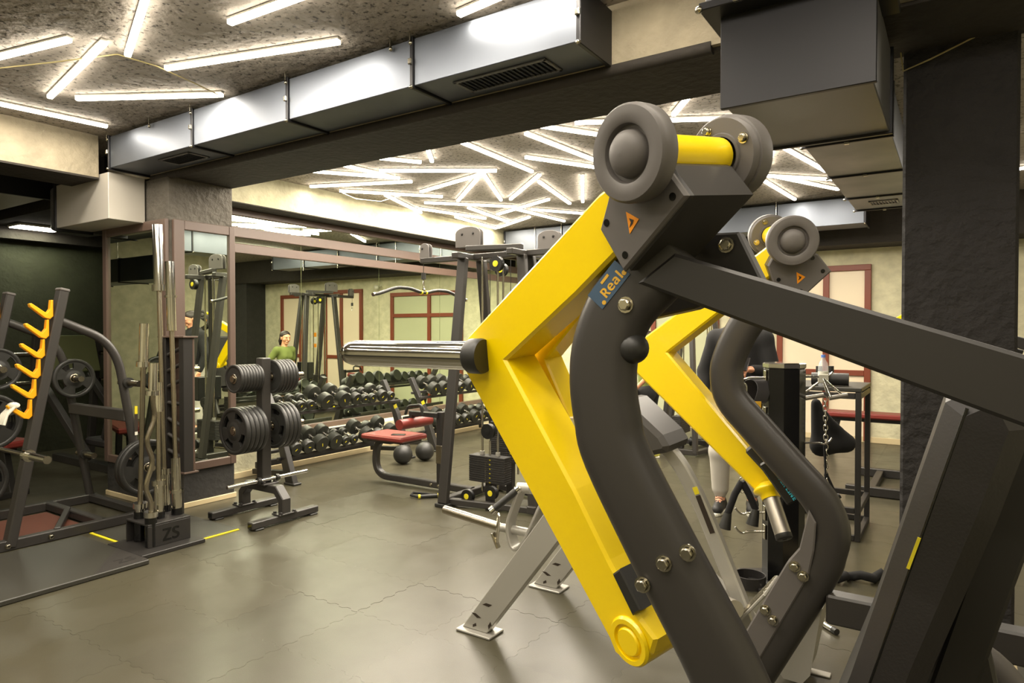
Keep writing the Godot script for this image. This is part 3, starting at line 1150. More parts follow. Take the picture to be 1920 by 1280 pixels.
func lever_machine() -> void:
	var t := thing("lever_press_machine", "large yellow plate-loaded lever press machine with chrome weight horn beside the silver row machine", "gym machine", V(-0.3, 0, -1.65), "yellow lever press machines")
	var side := Vector3(0, 0, 1)
	# frame uprights: flat-oval tube bent in an S
	part(t, "upright", G.new().sweep(smooth_xy(P([-0.395, 1.595, -0.435, 1.548, -0.488, 1.494, -0.519, 1.422, -0.525, 1.357, -0.516, 1.292, -0.498, 1.229, -0.41, 1.074, -0.312, 0.91, -0.275, 0.82, -0.275, 0.74, -0.32, 0.62, -0.50, 0.27, -0.60, 0.06]), -1.085), ovalp(0.126, 0.07, 8), side, true), M.charcoal_steel)
	part(t, "upright", G.new().sweep(smooth_xy(P([-0.46, 1.57, -0.535, 1.468, -0.577, 1.384, -0.592, 1.317, -0.575, 1.24, -0.503, 1.157, -0.4, 1.045, -0.322, 0.959, -0.291, 0.882, -0.3, 0.81, -0.33, 0.727, -0.486, 0.417, -0.62, 0.15, -0.66, 0.06]), -2.1), ovalp(0.102, 0.07, 8), side, true), M.charcoal_steel)
	# near yellow lever arm, square to its tilted pivot axis
	var pf := V(-0.414, 1.716, -0.931)
	var pa := V(0.33, 0.13, -0.93).normalized()
	var py := (Vector3.UP - pa * Vector3.UP.dot(pa)).normalized()
	var af := Transform3D(Basis(py.cross(-pa), py, -pa), pf)
	var arm := part(t, "lever_arm", G.new().prism(af, P([-0.0098, 0.0017, -0.1285, -0.0412, -0.59, -0.2913, -0.6095, -0.312, -0.6145, -0.3331, -0.6138, -0.3748, -0.3489, -0.7002, -0.2086, -0.8731, -0.1949, -0.9001, -0.1639, -0.9076, -0.129, -0.8928, -0.0977, -0.8634, -0.0841, -0.8298, -0.1186, -0.8025, -0.1881, -0.7117, -0.2661, -0.5903, -0.4493, -0.341, -0.2031, -0.2076, -0.0904, -0.1406, 0.0131, -0.0845]), -0.15, -0.062, 0.006), M.yellow_paint)
	part(arm, "rear_web", G.new().prism(af, P([-0.3362, -0.2401, -0.4817, -0.3495, -0.4053, -0.4805, -0.3699, -0.4768, -0.4313, -0.3528, -0.2975, -0.2522]), -0.21, -0.158, 0.004), M.yellow_paint)
	var bc := af * V(-0.149, -0.8565, -0.06)
	var boss := Transform3D(Basis(af.basis.x, -pa, -py), bc)
	part(arm, "pivot_boss", G.new().lathe(boss, [Vector2(0, 0.006), Vector2(0.024, 0.006), Vector2(0.027, 0.003), Vector2(0.028, -0.001), Vector2(0.033, -0.001), Vector2(0.034, 0.005), Vector2(0.043, 0.005), Vector2(0.047, 0.0), Vector2(0.048, -0.19), Vector2(0, -0.19)], 36, 0.8), M.yellow_paint)
	part(t, "grip", G.new().rod(bc + pa * 0.18, bc + pa * 0.27 + V(0.04, -0.1, 0), 0.025, 18), M.brushed_alloy)
	part(arm, "stop_pad", G.new().prism(af, P([-0.174, -0.7326, -0.153, -0.7159, -0.1085, -0.7807, -0.1311, -0.7989]), -0.09, -0.055, 0.003), M.rubber)
	# weight horn on the near arm
	var hq := Transform3D(Basis(Vector3(0, -1, 0), Vector3(-1, 0, 0), Vector3(0, 0, -1)), V(-0.862, 1.394, -1.187))
	part(t, "horn_collar", G.new().lathe(hq, [Vector2(0, 0), Vector2(0.037, 0), Vector2(0.0395, 0.006), Vector2(0.039, 0.034), Vector2(0.035, 0.04), Vector2(0, 0.04)], 32, 0.4), M.rubber)
	part(t, "weight_horn", G.new().lathe(hq, [Vector2(0.0325, 0.03), Vector2(0.0325, 0.39), Vector2(0.031, 0.408), Vector2(0.027, 0.425), Vector2(0.018, 0.438), Vector2(0.0105, 0.442), Vector2(0.01, 0.449), Vector2(0.005, 0.455), Vector2(0, 0.456)], 36, 0.3), M.chrome)
	# near pivot
	pivot_head(t, V(-0.414, 1.716, -0.931), V(0.33, 0.13, -0.93).normalized(), [V(-0.365, 1.699, -0.964), V(-0.329, 1.648, -0.958), V(-0.456, 1.547, -1.017), V(-0.503, 1.621, -1.023), V(-0.484, 1.662, -1.011), V(-0.464, 1.71, -0.997), V(-0.409, 1.723, -0.976)], 0.175, 0.235)
	# far yellow lever arm
	arm = part(t, "lever_arm", G.new().prism(xy(), P([-0.4254, 1.7584, -0.4892, 1.7159, -0.9018, 1.4255, -0.9305, 1.3862, -0.9496, 1.3224, -0.5062, 0.9268, -0.4839, 0.9162, -0.4626, 0.9236, -0.452, 0.9449, -0.4615, 0.9821, -0.8135, 1.3756, -0.5849, 1.551, -0.3935, 1.6733]), -2.28, -2.18, 0.006), M.yellow_paint)
	var gd := V(0.05, -0.105, 0.05).normalized()
	var gp := V(-0.48, 0.945, -2.18)
	var gt := G.along(gp, gp + gd)
	var gq := Transform3D(Basis(gt.basis.x, gt.basis.z, -gt.basis.y), gp)
	part(arm, "grip_socket", G.new().lathe(gq, [Vector2(0.02, -0.03), Vector2(0.045, -0.012), Vector2(0.045, -0.004), Vector2(0.032, 0.004), Vector2(0.028, 0.022), Vector2(0, 0.022)], 24, 0.4), M.yellow_paint)
	part(t, "grip", G.new().lathe(gq, [Vector2(0.0245, 0.015), Vector2(0.0245, 0.135), Vector2(0, 0.135)], 24, 0.4), M.brushed_alloy)
	part(t, "grip_cap", G.new().lathe(gq, [Vector2(0.0252, 0.133), Vector2(0.0252, 0.146), Vector2(0.022, 0.149), Vector2(0.008, 0.149), Vector2(0.007, 0.146), Vector2(0, 0.146)], 24, 0.4), M.rubber)
	pivot_head(t, V(-0.398, 1.714, -2.099), V(-0.383, 0.186, -0.905).normalized(), [V(-0.353, 1.685, -2.201), V(-0.319, 1.633, -2.226), V(-0.396, 1.555, -2.207), V(-0.47, 1.60, -2.16), V(-0.486, 1.652, -2.151), V(-0.46, 1.71, -2.16)], 0.12, 0.34)
	# long dark top beam
	part(t, "top_beam", G.new().prism(xy(), P([-0.4425, 1.53, -0.379, 1.5755, 0.0725, 1.42, 0.46, 1.287, 0.46, 1.18, 0.073, 1.33]), -1.10, -1.044, 0.005), M.black_paint)
	part(t, "gusset", G.new().prism(xy(), P([-0.50, 1.63, -0.32, 1.625, -0.28, 1.54, -0.40, 1.49, -0.50, 1.47]), -1.25, -1.205, 0.004), M.black_paint)
	bolts(t, [V(-0.407, 1.618, -1.198), V(-0.339, 1.602, -1.198), V(-0.44, 1.49, -1.12)], side, M.bolt_steel, 0.0105, 0.012)
	bolts(t, [V(-0.465, 1.494, -1.05), V(-0.396, 1.067, -1.05), V(-0.356, 1.092, -1.05), V(-0.433, 1.024, -1.05)], side, M.bolt_steel, 0.0105, 0.011)
	part(t, "bumper", G.new().ball(V(-0.462, 1.42, -1.075), V(0.027, 0.027, 0.027), 20, 12), M.rubber)
	# maker's sticker on the near upright
	var st := Transform3D(Basis(V(0.66, 0.75, 0), V(-0.75, 0.66, 0), side), V(-0.497, 1.529, -1.0492))
	var sg := G.new().box(st, V(0.078, 0.038, 0.001))
	var sticker := part(t, "sticker", sg, M.blue_print)
	letters(sticker, "lettering", "Real", 0.019, Transform3D(st.basis, st * V(0.004, -0.004, 0.0008)), M.gold_print, 0.0006)
	var dots := G.new()
	dots.rod(st * V(-0.028, -0.014, 0.0005), st * V(-0.028, -0.014, 0.0012), 0.004, 10)
	dots.rod(st * V(0.034, -0.009, 0.0005), st * V(0.034, -0.009, 0.0012), 0.0045, 10)
	dots.box(Transform3D(st.basis, st * V(0.003, 0.012, 0.0008)), V(0.02, 0.005, 0.0006))
	part(sticker, "emblem", dots, M.gold_print)
	# far upright: joint plate with bolts, lettered guard
	part(t, "joint_plate", G.new().prism(xy(), P([-0.345, 0.935, -0.325, 0.90, -0.33, 0.82, -0.345, 0.74, -0.50, 0.42, -0.58, 0.42, -0.405, 0.77, -0.37, 0.82]), -2.11, -2.06, 0.004), M.grey_cover)
	bolts(t, [V(-0.381, 0.766, -2.06), V(-0.358, 0.742, -2.06), V(-0.462, 0.62, -2.06), V(-0.44, 0.594, -2.06)], side, M.bolt_steel, 0.012, 0.014)
	var gb := G.new().bar(V(-0.47, 1.06, -2.13), V(-0.385, 0.945, -2.13), 0.07, 0.035, 0.006, side)
	part(t, "stop_block", G.new().bar(V(-0.52, 1.10, -2.16), V(-0.45, 1.03, -2.16), 0.07, 0.07, 0.008, side), M.rubber)
	var guard := part(t, "guard", gb, M.black_plastic)
	letters(guard, "lettering", "POWER LINE", 0.014, Transform3D(Basis(V(0.595, -0.804, 0), V(0.804, 0.595, 0), side), V(-0.418, 0.995, -2.094)), M.cyan_print, 0.001)
	# lower beam and back rest
	part(t, "lower_beam", G.new().bar(V(-0.30, 0.655, -2.1), V(0.42, 0.655, -2.1), 0.06, 0.084, 0.006), M.charcoal_steel)
	var pad := part(t, "back_pad", G.new().prism(xy(), P([-0.012, 1.33, 0.03, 1.355, 0.085, 1.34, 0.104, 1.295, 0.06, 1.14, -0.03, 0.865, -0.135, 0.50, -0.20, 0.46, -0.26, 0.50, -0.151, 0.829]), -1.76, -1.3, 0.03), M.black_vinyl)
	part(pad, "piping", G.new().tube([V(0.018, 1.325, -1.302), V(-0.116, 0.842, -1.302), V(-0.215, 0.50, -1.302)], 0.003, 6), M.gloss_black)
	part(pad, "tag", G.new().bar(V(-0.046, 1.105, -1.298), V(-0.062, 1.05, -1.298), 0.003, 0.005, 0.0), M.yellow_tag)
	part(t, "seat_post", G.new().bar(V(0.145, 1.30, -1.55), V(-0.01, 0.72, -1.55), 0.07, 0.07, 0.006, side), M.black_paint)
	part(t, "seat_post_lower", G.new().bar(V(0.02, 0.93, -1.55), V(0.19, 0.06, -1.55), 0.05, 0.06, 0.006, side), M.black_paint)
	part(t, "rear_arch", G.new().sweep(rounded([V(-0.1, 0.70, -1.9), V(0.05, 0.71, -1.9), V(0.14, 0.62, -1.9), V(0.19, 0.06, -1.9)], 0.1), ovalp(0.06, 0.05), side, true), M.grey_cover)
	part(t, "seat", G.new().bx(-0.55, -0.18, 0.40, 0.47, -1.78, -1.42, 0.02), M.black_vinyl)
	part(t, "seat_stem", G.new().bar(V(-0.36, 0.05, -1.6), V(-0.36, 0.40, -1.6), 0.06, 0.06), M.charcoal_steel)
	for z in [-1.2, -2.1]:
		part(t, "base_rail", G.new().bar(V(-1.1, 0.045, z), V(0.75, 0.045, z), 0.07, 0.08, 0.006), M.black_paint)
	for x in [-0.9, -0.36, 0.19, 0.62]:
		part(t, "cross_rail", G.new().bar(V(x, 0.045, -1.2), V(x, 0.045, -2.1), 0.06, 0.06, 0.005), M.black_paint)
	part(t, "rear_post", G.new().bar(V(0.42, 0.06, -1.072), V(0.42, 1.24, -1.072), 0.06, 0.07, 0.006), M.black_paint)
	copy(t, V(0.0, 0, -7.05), "yellow and charcoal lever press machine mostly hidden behind the black pillar")


func row_machine() -> void:
	var t := thing("row_machine", "silver chest-supported row machine with worn paint, behind the yellow lever machine", "gym machine", V(-1.2, 0, -2.92))
	var side := Vector3(0, 0, 1)
	var m: Material = M.silver_paint
	for e in [[-2.58, -2.66], [-3.24, -3.16]]:
		var lg := part(t, "leg", G.new().prism(Transform3D(Basis(), V(0, 0, e[0])), P([-1.985, 0.012, -1.84, 0.012, -1.39, 0.60, -1.32, 0.74, -1.40, 0.80]), -0.028, 0.028, 0.004), m)
		part(lg, "foot_plate", G.new().bx(-2.0, -1.8, 0, 0.012, e[0] - 0.06, e[0] + 0.06, 0.003), m)
		for q in [[-1.90, 0.085, 0.06, -0.3], [-1.835, 0.15, 0.058, 0.1], [-1.82, 0.055, 0.04, 1.2], [-1.91, 0.035, 0.03, 0.8]]:
			var c := Transform3D(Basis(side, q[3]), V(q[0], q[1], e[0] + 0.0285))
			part(lg, "paint_chip", G.new().prism(c, [Vector2(-q[2] / 2, 0), Vector2(-0.006, 0.009), Vector2(q[2] / 2, 0.004), Vector2(0.008, -0.008)], 0, 0.0006), M.dark_print)
	part(t, "cross_tube", G.new().rod(V(-1.37, 0.74, -2.58), V(-1.37, 0.74, -3.24), 0.03, 16), m)
	part(t, "spine", G.new().bar(V(-1.36, 0.72, -2.92), V(-0.62, 0.12, -2.92), 0.07, 0.08, 0.006), m)
	# post with chest pad
	var post := part(t, "pad_post", G.new().sweep(rounded([V(-1.19, 0.99, -2.9), V(-1.04, 0.89, -2.9), V(-0.92, 0.68, -2.9), V(-0.70, 0.17, -2.9)], 0.09, 8), rectp(0.062, 0.055, 0.008), side), m)
	part(post, "decal", G.new().bar(V(-0.93, 0.73, -2.871), V(-0.865, 0.575, -2.871), 0.002, 0.022, 0.0), M.dark_print)
	part(post, "decal_stripe", G.new().bar(V(-0.945, 0.765, -2.871), V(-0.932, 0.735, -2.871), 0.002, 0.022, 0.0), M.yellow_tag)
	part(t, "chest_pad", G.new().prism(xy(), P([-1.285, 1.115, -1.265, 1.14, -1.235, 1.138, -1.06, 0.995, -1.03, 0.95, -1.04, 0.92, -1.125, 0.895, -1.15, 0.90, -1.285, 1.03]), -3.06, -2.77, 0.022), M.grey_vinyl)
	# lever with handles
	part(t, "lever_strap", G.new().sweep(rounded([V(-1.73, 0.70, -2.7), V(-1.81, 0.50, -2.7), V(-1.775, 0.38, -2.7), V(-1.71, 0.43, -2.7), V(-1.60, 0.66, -2.7), V(-1.42, 0.74, -2.7)], 0.06, 6), rectp(0.016, 0.075, 0.004), side), m)
	part(t, "lever_head", G.new().rod(V(-1.755, 0.69, -2.70), V(-1.68, 0.695, -2.70), 0.026, 16), m)
	for e in [[V(-1.735, 0.695, -2.68), V(-1.845, 0.585, -2.6)], [V(-1.69, 0.69, -2.72), V(-1.52, 0.50, -2.86)]]:
		var gpt := part(t, "handle", G.new().rod(e[0], e[1], 0.017, 14), M.rubber)
		var d: Vector3 = (e[1] - e[0]).normalized()
		part(gpt, "end_ring", G.new().rod(e[0], e[0] + d * 0.02, 0.021, 14), M.chrome)
		part(gpt, "end_ring", G.new().rod(e[1] - d * 0.02, e[1] + d * 0.003, 0.022, 14), M.chrome)
	part(t, "weight_horn", G.new().rod(V(-2.215, 0.515, -2.70), V(-1.86, 0.48, -2.70), 0.023, 18), M.worn_chrome)
	part(t, "horn_root", G.new().rod(V(-1.86, 0.48, -2.70), V(-1.40, 0.47, -2.74), 0.021, 16), m)
	var clip := G.new().bar(V(-1.855, 0.42, -2.66), V(-1.815, 0.57, -2.62), 0.012, 0.03, 0.003)
	clip.bar(V(-1.88, 0.46, -2.66), V(-1.845, 0.39, -2.66), 0.03, 0.012, 0.003)
	part(t, "spring_clip", clip, M.bolt_steel)
	# foot plates
	for e in [[-0.60, 0.435, -0.775, 0.205, -2.66, -2.9], [-0.425, 0.36, -0.60, 0.13, -2.85, -3.1]]:
		var a := V(e[0], e[1], (e[4] + e[5]) / 2)
		var b := V(e[2], e[3], (e[4] + e[5]) / 2)
		var fp := part(t, "footplate", G.new().bar(a, b, absf(e[5] - e[4]), 0.012, 0.003), m)
		var nrm := V(-0.8, 0.6, 0)
		for k in 6:
			var z: float = lerpf(e[4], e[5], (k + 0.5) / 6)
			part(fp, "rib", G.new().bar(V(e[0], e[1], z) + nrm * 0.008, V(e[2], e[3], z) + nrm * 0.008, 0.01, 0.006, 0.002), M.bolt_steel)
	var shroud := G.new()
	shroud.sweep(rounded([V(-0.60, 0.14, -2.97), V(-0.60, 0.035, -2.97), V(-0.49, 0.03, -2.97), V(-0.43, 0.35, -2.97)], 0.05, 6), rectp(0.008, 0.2, 0.002), side)
	shroud.prism(xy(), P([-0.60, 0.13, -0.598, 0.06, -0.57, 0.03, -0.5, 0.028, -0.47, 0.07, -0.43, 0.35]), -2.87, -2.865)
	var sh := part(t, "foot_bracket", shroud, m)
	for z in [-2.9, -3.05]:
		part(sh, "floor_tab", G.new().bx(-0.50, -0.42, 0.0, 0.007, z - 0.022, z + 0.022, 0.002), m)
	part(t, "roller", G.new().rod(V(-0.86, 0.30, -2.86), V(-0.70, 0.37, -2.62), 0.034, 22), M.brushed_alloy)
	# round bar lying behind
	var b2 := thing("short_bar", "short chrome bar lying on the rubber floor under the lever machine beam", "bar", V(-0.62, 0.016, -3.75))
	part(b2, "shaft", G.new().rod(V(-0.86, 0.015, -3.86), V(-0.47, 0.015, -3.5), 0.014, 14), M.chrome)
	part(b2, "end_cap", G.new().rod(V(-0.475, 0.015, -3.505), V(-0.455, 0.015, -3.485), 0.0155, 14), M.rubber)


func pulley(t: Node, c: Vector3, r: float, axis: Vector3, cap: Material) -> void:
	var tr := G.along(c - axis, c + axis)
	var q := Transform3D(Basis(tr.basis.x, tr.basis.z, -tr.basis.y), c)
	var p := part(t, "pulley", G.new().lathe(q, [Vector2(0, -0.022), Vector2(r, -0.022), Vector2(r, -0.012), Vector2(r * 0.85, -0.004), Vector2(r * 0.85, 0.004), Vector2(r, 0.012), Vector2(r, 0.022), Vector2(0, 0.022)], 24, 0.5), M.black_plastic)
	for s in [-1.0, 1.0]:
		part(p, "pulley_cap", G.new().lathe(q, [Vector2(r * 0.42, s * 0.022), Vector2(r * 0.42, s * 0.026), Vector2(0, s * 0.027)], 16, 0.5), cap)


func pulley_cover(t: Node, c: Vector3, w: float, h: float) -> void:
	# pair of rounded cover plates along x with the wheel between them
	var out := []
	for k in 9:
		var a := PI * k / 8
		out.append(Vector2(cos(a) * w / 2 * (1.0 if w < 0.13 else 1.0), h * 0.35 + sin(a) * h * 0.3))
	out.append(Vector2(-w / 2, -h * 0.35))
	out.append(Vector2(w / 2, -h * 0.35))
	var pc := part(t, "pulley_cover", G.new().prism(Transform3D(Basis(), c), out, 0.018, 0.026, 0.002).prism(Transform3D(Basis(), c), out, -0.026, -0.018, 0.002), M.grey_cover)
	part(pc, "wheel", G.new().rod(c + V(-w * 0.1, h * 0.3, -0.016), c + V(-w * 0.1, h * 0.3, 0.016), h * 0.33, 20), M.black_plastic)
	var at := [c + V(-w * 0.22, h * 0.3, 0.026)]
	if w > 0.15:
		at.append(c + V(w * 0.22, h * 0.3, 0.026))
	bolts(pc, at, V(0, 0, 1), M.black_paint, 0.008, 0.007)


func weight_stack(t: Node, x0: float, x1: float, z: float, y0: float, n: int, top: float, face: float) -> void:
	var s := Node3D.new()
	s.name = "weight_stack"
	s.position = V((x0 + x1) / 2, y0, z) - origin_of(t)
	t.add_child(s, true)
	var me := G.new().bx(-(x1 - x0) / 2, (x1 - x0) / 2, 0, 0.0165, -0.055, 0.055, 0.002).mesh()
	for i in n:
		lpart(s, "weight_plate", me, M.black_paint, xy() * Transform3D(Basis(), V(0, i * 0.0185, 0)))
	var yt := y0 + n * 0.0185
	var xm := (x0 + x1) / 2
	var dx := (x1 - x0) * 0.22
	for sx in [-1, 1]:
		part(s, "guide_rod", G.new().rod(V(xm + sx * dx, y0 - 0.1, z), V(xm + sx * dx, top, z), 0.0095, 10), M.chrome)
		part(s, "guide_bush", G.new().rod(V(xm + sx * dx, yt, z), V(xm + sx * dx, yt + 0.03, z), 0.02, 12), M.silver_paint)
	part(s, "selector_rod", G.new().rod(V(xm, yt - 0.02, z), V(xm, yt + 0.12, z), 0.01, 8), M.chrome)
	part(s, "cable", G.new().rod(V(xm, yt + 0.1, z), V(xm, top, z), 0.003, 6), M.black_plastic)
	var holes := G.new()
	for i in n:
		holes.bx(xm - 0.012, xm - 0.004, y0 + i * 0.0185 + 0.004, y0 + i * 0.0185 + 0.012, z + face * 0.0552, z + face * 0.0558)
	part(s, "pin_hole", holes, M.bolt_steel)
	for i in n:
		if i % 2 == 0:
			letters(s, "number", str(5 + (n - i) * 5), 0.011, Transform3D(Basis() if face > 0 else Basis(Vector3.UP, PI), V(xm + 0.035, y0 + i * 0.0185 + 0.0085, z + face * 0.0553)), M.yellow_tag, 0.0005)


func cable_station() -> void:
	var t := thing("cable_station", "black lat pulldown cable station with red seat pads in front of the dumbbell racks", "gym machine", V(-3.5, 0, -4.65), "cable stations")
	var side := Vector3(0, 0, 1)
	var m: Material = M.charcoal_steel
	for e in [[-4.245, -4.52], [-5.05, -4.78]]:
		var p := part(t, "post", G.new().bar(V(-3.5, 0.03, e[0]), V(-3.5, 2.07, e[1]), 0.05, 0.09, 0.006, V(1, 0, 0)), m)
		part(p, "foot_cap", G.new().bx(-3.56, -3.44, 0, 0.03, e[0] - 0.04, e[0] + 0.04, 0.004), M.rubber)
		part(t, "post", G.new().bar(V(-2.75, 0.03, e[0] * 0.5 - 2.33), V(-2.95, 2.07, e[1] * 0.5 - 2.33), 0.05, 0.08, 0.006, V(1, 0, 0)), m)
	part(t, "top_beam", G.new().bar(V(-4.08, 2.09, -4.65), V(-2.65, 2.09, -4.65), 0.06, 0.05, 0.006), m)
	part(t, "top_arm", G.new().bar(V(-3.5, 2.085, -4.40), V(-3.5, 2.085, -4.9), 0.07, 0.05, 0.006), m)
	part(t, "top_arm", G.new().bar(V(-3.42, 2.14, -4.46), V(-2.95, 2.14, -4.60), 0.06, 0.045, 0.006), m)
	part(t, "top_arm", G.new().bar(V(-2.95, 2.085, -4.4), V(-2.95, 2.085, -4.9), 0.06, 0.05, 0.006), m)
	pulley_cover(t, V(-4.03, 2.155, -4.65), 0.11, 0.14)
	pulley_cover(t, V(-3.42, 2.215, -4.5), 0.26, 0.17)
	pulley_cover(t, V(-2.72, 2.16, -4.65), 0.2, 0.15)
	pulley(t, V(-3.08, 1.99, -4.42), 0.06, side, M.yellow_tag)
	pulley(t, V(-3.35, 1.99, -4.88), 0.06, side, M.yellow_tag)
	pulley(t, V(-3.33, 0.09, -4.36), 0.055, side, M.yellow_tag)
	pulley(t, V(-3.12, 0.135, -4.40), 0.055, side, M.yellow_tag)
	pulley(t, V(-2.95, 0.14, -4.75), 0.055, side, M.black_plastic)
	pulley(t, V(-3.2, 0.62, -4.47), 0.062, side, M.black_plastic)
	weight_stack(t, -3.40, -3.04, -4.52, 0.19, 12, 2.07, 1.0)
	weight_stack(t, -3.42, -3.06, -4.86, 0.3, 19, 2.07, 1.0)
	part(t, "stack_shroud", G.new().bx(-3.02, -2.9, 0.62, 0.9, -4.8, -4.5, 0.006), M.black_plastic)
	# base
	part(t, "base_rail", G.new().bar(V(-3.5, 0.045, -4.245), V(-3.5, 0.045, -5.05), 0.07, 0.06, 0.006), m)
	part(t, "base_rail", G.new().bar(V(-2.75, 0.045, -4.40), V(-2.75, 0.045, -4.88), 0.07, 0.06, 0.006), m)
	for z in [-4.30, -4.98]:
		part(t, "base_rail", G.new().bar(V(-3.5, 0.04, z), V(-2.75, 0.04, z * 0.6 - 1.86), 0.06, 0.05, 0.006), m)
	part(t, "stack_stand", G.new().bar(V(-3.22, 0.0, -4.52), V(-3.22, 0.2, -4.52), 0.06, 0.06), M.black_paint)
	part(t, "stack_stand", G.new().bar(V(-3.24, 0.0, -4.86), V(-3.24, 0.31, -4.86), 0.06, 0.06), M.black_paint)
	# seat on a bent tube
	part(t, "seat_tube", G.new().sweep(rounded([V(-4.46, 0.40, -4.65), V(-4.66, 0.40, -4.65), V(-4.68, 0.055, -4.65), V(-3.5, 0.055, -4.65)], 0.17, 8), rectp(0.06, 0.06, 0.008), side), m)
	part(t, "seat", G.new().bx(-4.70, -4.17, 0.425, 0.475, -4.83, -4.47, 0.014), M.red_vinyl)
	part(t, "seat_plate", G.new().bx(-4.66, -4.2, 0.405, 0.426, -4.78, -4.52, 0.003), M.black_paint)
	bolts(t, [V(-3.95, 0.055, -4.618), V(-3.86, 0.055, -4.618), V(-3.76, 0.055, -4.618)], side, M.bolt_steel, 0.012, 0.01)
	# thigh roller on a telescopic column
	part(t, "thigh_column", G.new().bar(V(-3.86, 0.06, -4.65), V(-3.86, 0.72, -4.65), 0.06, 0.06, 0.006), M.black_paint)
	part(t, "thigh_sleeve", G.new().bar(V(-3.86, 0.25, -4.65), V(-3.86, 0.42, -4.65), 0.068, 0.068, 0.006), M.worn_chrome)
	part(t, "thigh_arm", G.new().sweep([V(-3.86, 0.69, -4.62), V(-4.18, 0.69, -4.62), V(-4.18, 0.62, -4.62)], rectp(0.045, 0.045, 0.006), side), M.black_paint)
	part(t, "thigh_handle", G.new().tube(rounded([V(-3.95, 0.70, -4.5), V(-3.95, 0.79, -4.5), V(-4.12, 0.77, -4.5), V(-4.15, 0.69, -4.5)], 0.04, 5), 0.013, 8), M.rubber)
	part(t, "thigh_roller", G.new().rod(V(-4.17, 0.60, -4.44), V(-4.17, 0.60, -4.86), 0.047, 20), M.red_vinyl)
	# pull-down cable and bar
	var cable_x := -4.06
	part(t, "cable", G.new().rod(V(cable_x, 2.15, -4.65), V(cable_x, 1.9, -4.65), 0.003, 6), M.black_plastic)
	part(t, "cable_stop", G.new().rod(V(cable_x, 1.98, -4.65), V(cable_x, 1.92, -4.65), 0.022, 12), M.rubber)
	part(t, "snap_hook", G.new().tube(rounded([V(cable_x, 1.92, -4.65), V(cable_x, 1.87, -4.64), V(cable_x, 1.82, -4.65), V(cable_x, 1.87, -4.66), V(cable_x, 1.92, -4.65)], 0.02, 4), 0.004, 6), M.chrome)
	var c2 := copy(t, V(-2.68, 0, -8.3), "black cable station with red pads near the cream end wall, reflected in the long mirror")
	c2.rotation.y = -PI / 2
	var b := thing("lat_bar", "wide bent black lat pulldown bar hanging on its cable", "bar", V(cable_x, 1.8, -4.65))
	var pts := []
	for k in 41:
		var u := -0.62 + 1.24 * k / 40
		var a := absf(u)
		var y := 1.80 + 0.03 * smoothstep(0.0, 0.22, a) - 0.075 * smoothstep(0.3, 0.66, a)
		pts.append(V(cable_x, y, -4.65 - u))
	part(b, "shaft", G.new().tube(pts, 0.015, 10), M.rubber)
	for e in [[0, 1], [40, -1]]:
		var d: Vector3 = (pts[e[0]] - pts[e[0] + e[1] * 2]).normalized()
		part(b, "end_cap", G.new().rod(pts[e[0]], pts[e[0]] + d * 0.02, 0.017, 12), M.chrome)
	part(b, "collar", G.new().rod(V(cable_x, 1.80, -4.69), V(cable_x, 1.80, -4.675), 0.02, 12), M.yellow_tag)
	part(b, "collar", G.new().rod(V(cable_x, 1.80, -4.625), V(cable_x, 1.80, -4.61), 0.02, 12), M.yellow_tag)
	part(b, "swivel", G.new().bx(cable_x - 0.012, cable_x + 0.012, 1.79, 1.835, -4.662, -4.638, 0.004), M.chrome)


func dumbbell_proto(r: float) -> Array:
	# two round rubber heads and a chrome handle along x
	var hl := r * 1.05
	var gp := 0.062
	var hd := []
	for s in [-1.0, 1.0]:
		var q := Transform3D(Basis(Vector3(0, -s, 0), Vector3(s, 0, 0), Vector3(0, 0, 1)), Vector3(s * gp, 0, 0))
		hd.append(G.new().lathe(q, [Vector2(0, 0), Vector2(r * 0.9, 0), Vector2(r, 0.006), Vector2(r, hl - 0.006), Vector2(r * 0.93, hl), Vector2(r * 0.8, hl - 0.002), Vector2(0, hl - 0.002)], 22, 0.75).mesh())
	var g := G.new()
	g.rod(V(-gp, 0, 0), V(gp, 0, 0), 0.014, 12)
	g.rod(V(-gp, 0, 0), V(-gp + 0.012, 0, 0), 0.02, 12)
	g.rod(V(gp - 0.012, 0, 0), V(gp, 0, 0), 0.02, 12)
	var k := G.new().bx(gp + hl - 0.002, gp + hl, -0.004, 0.004, -r * 0.3, r * 0.12)
	return [hd, g.mesh(), k.mesh(), r]


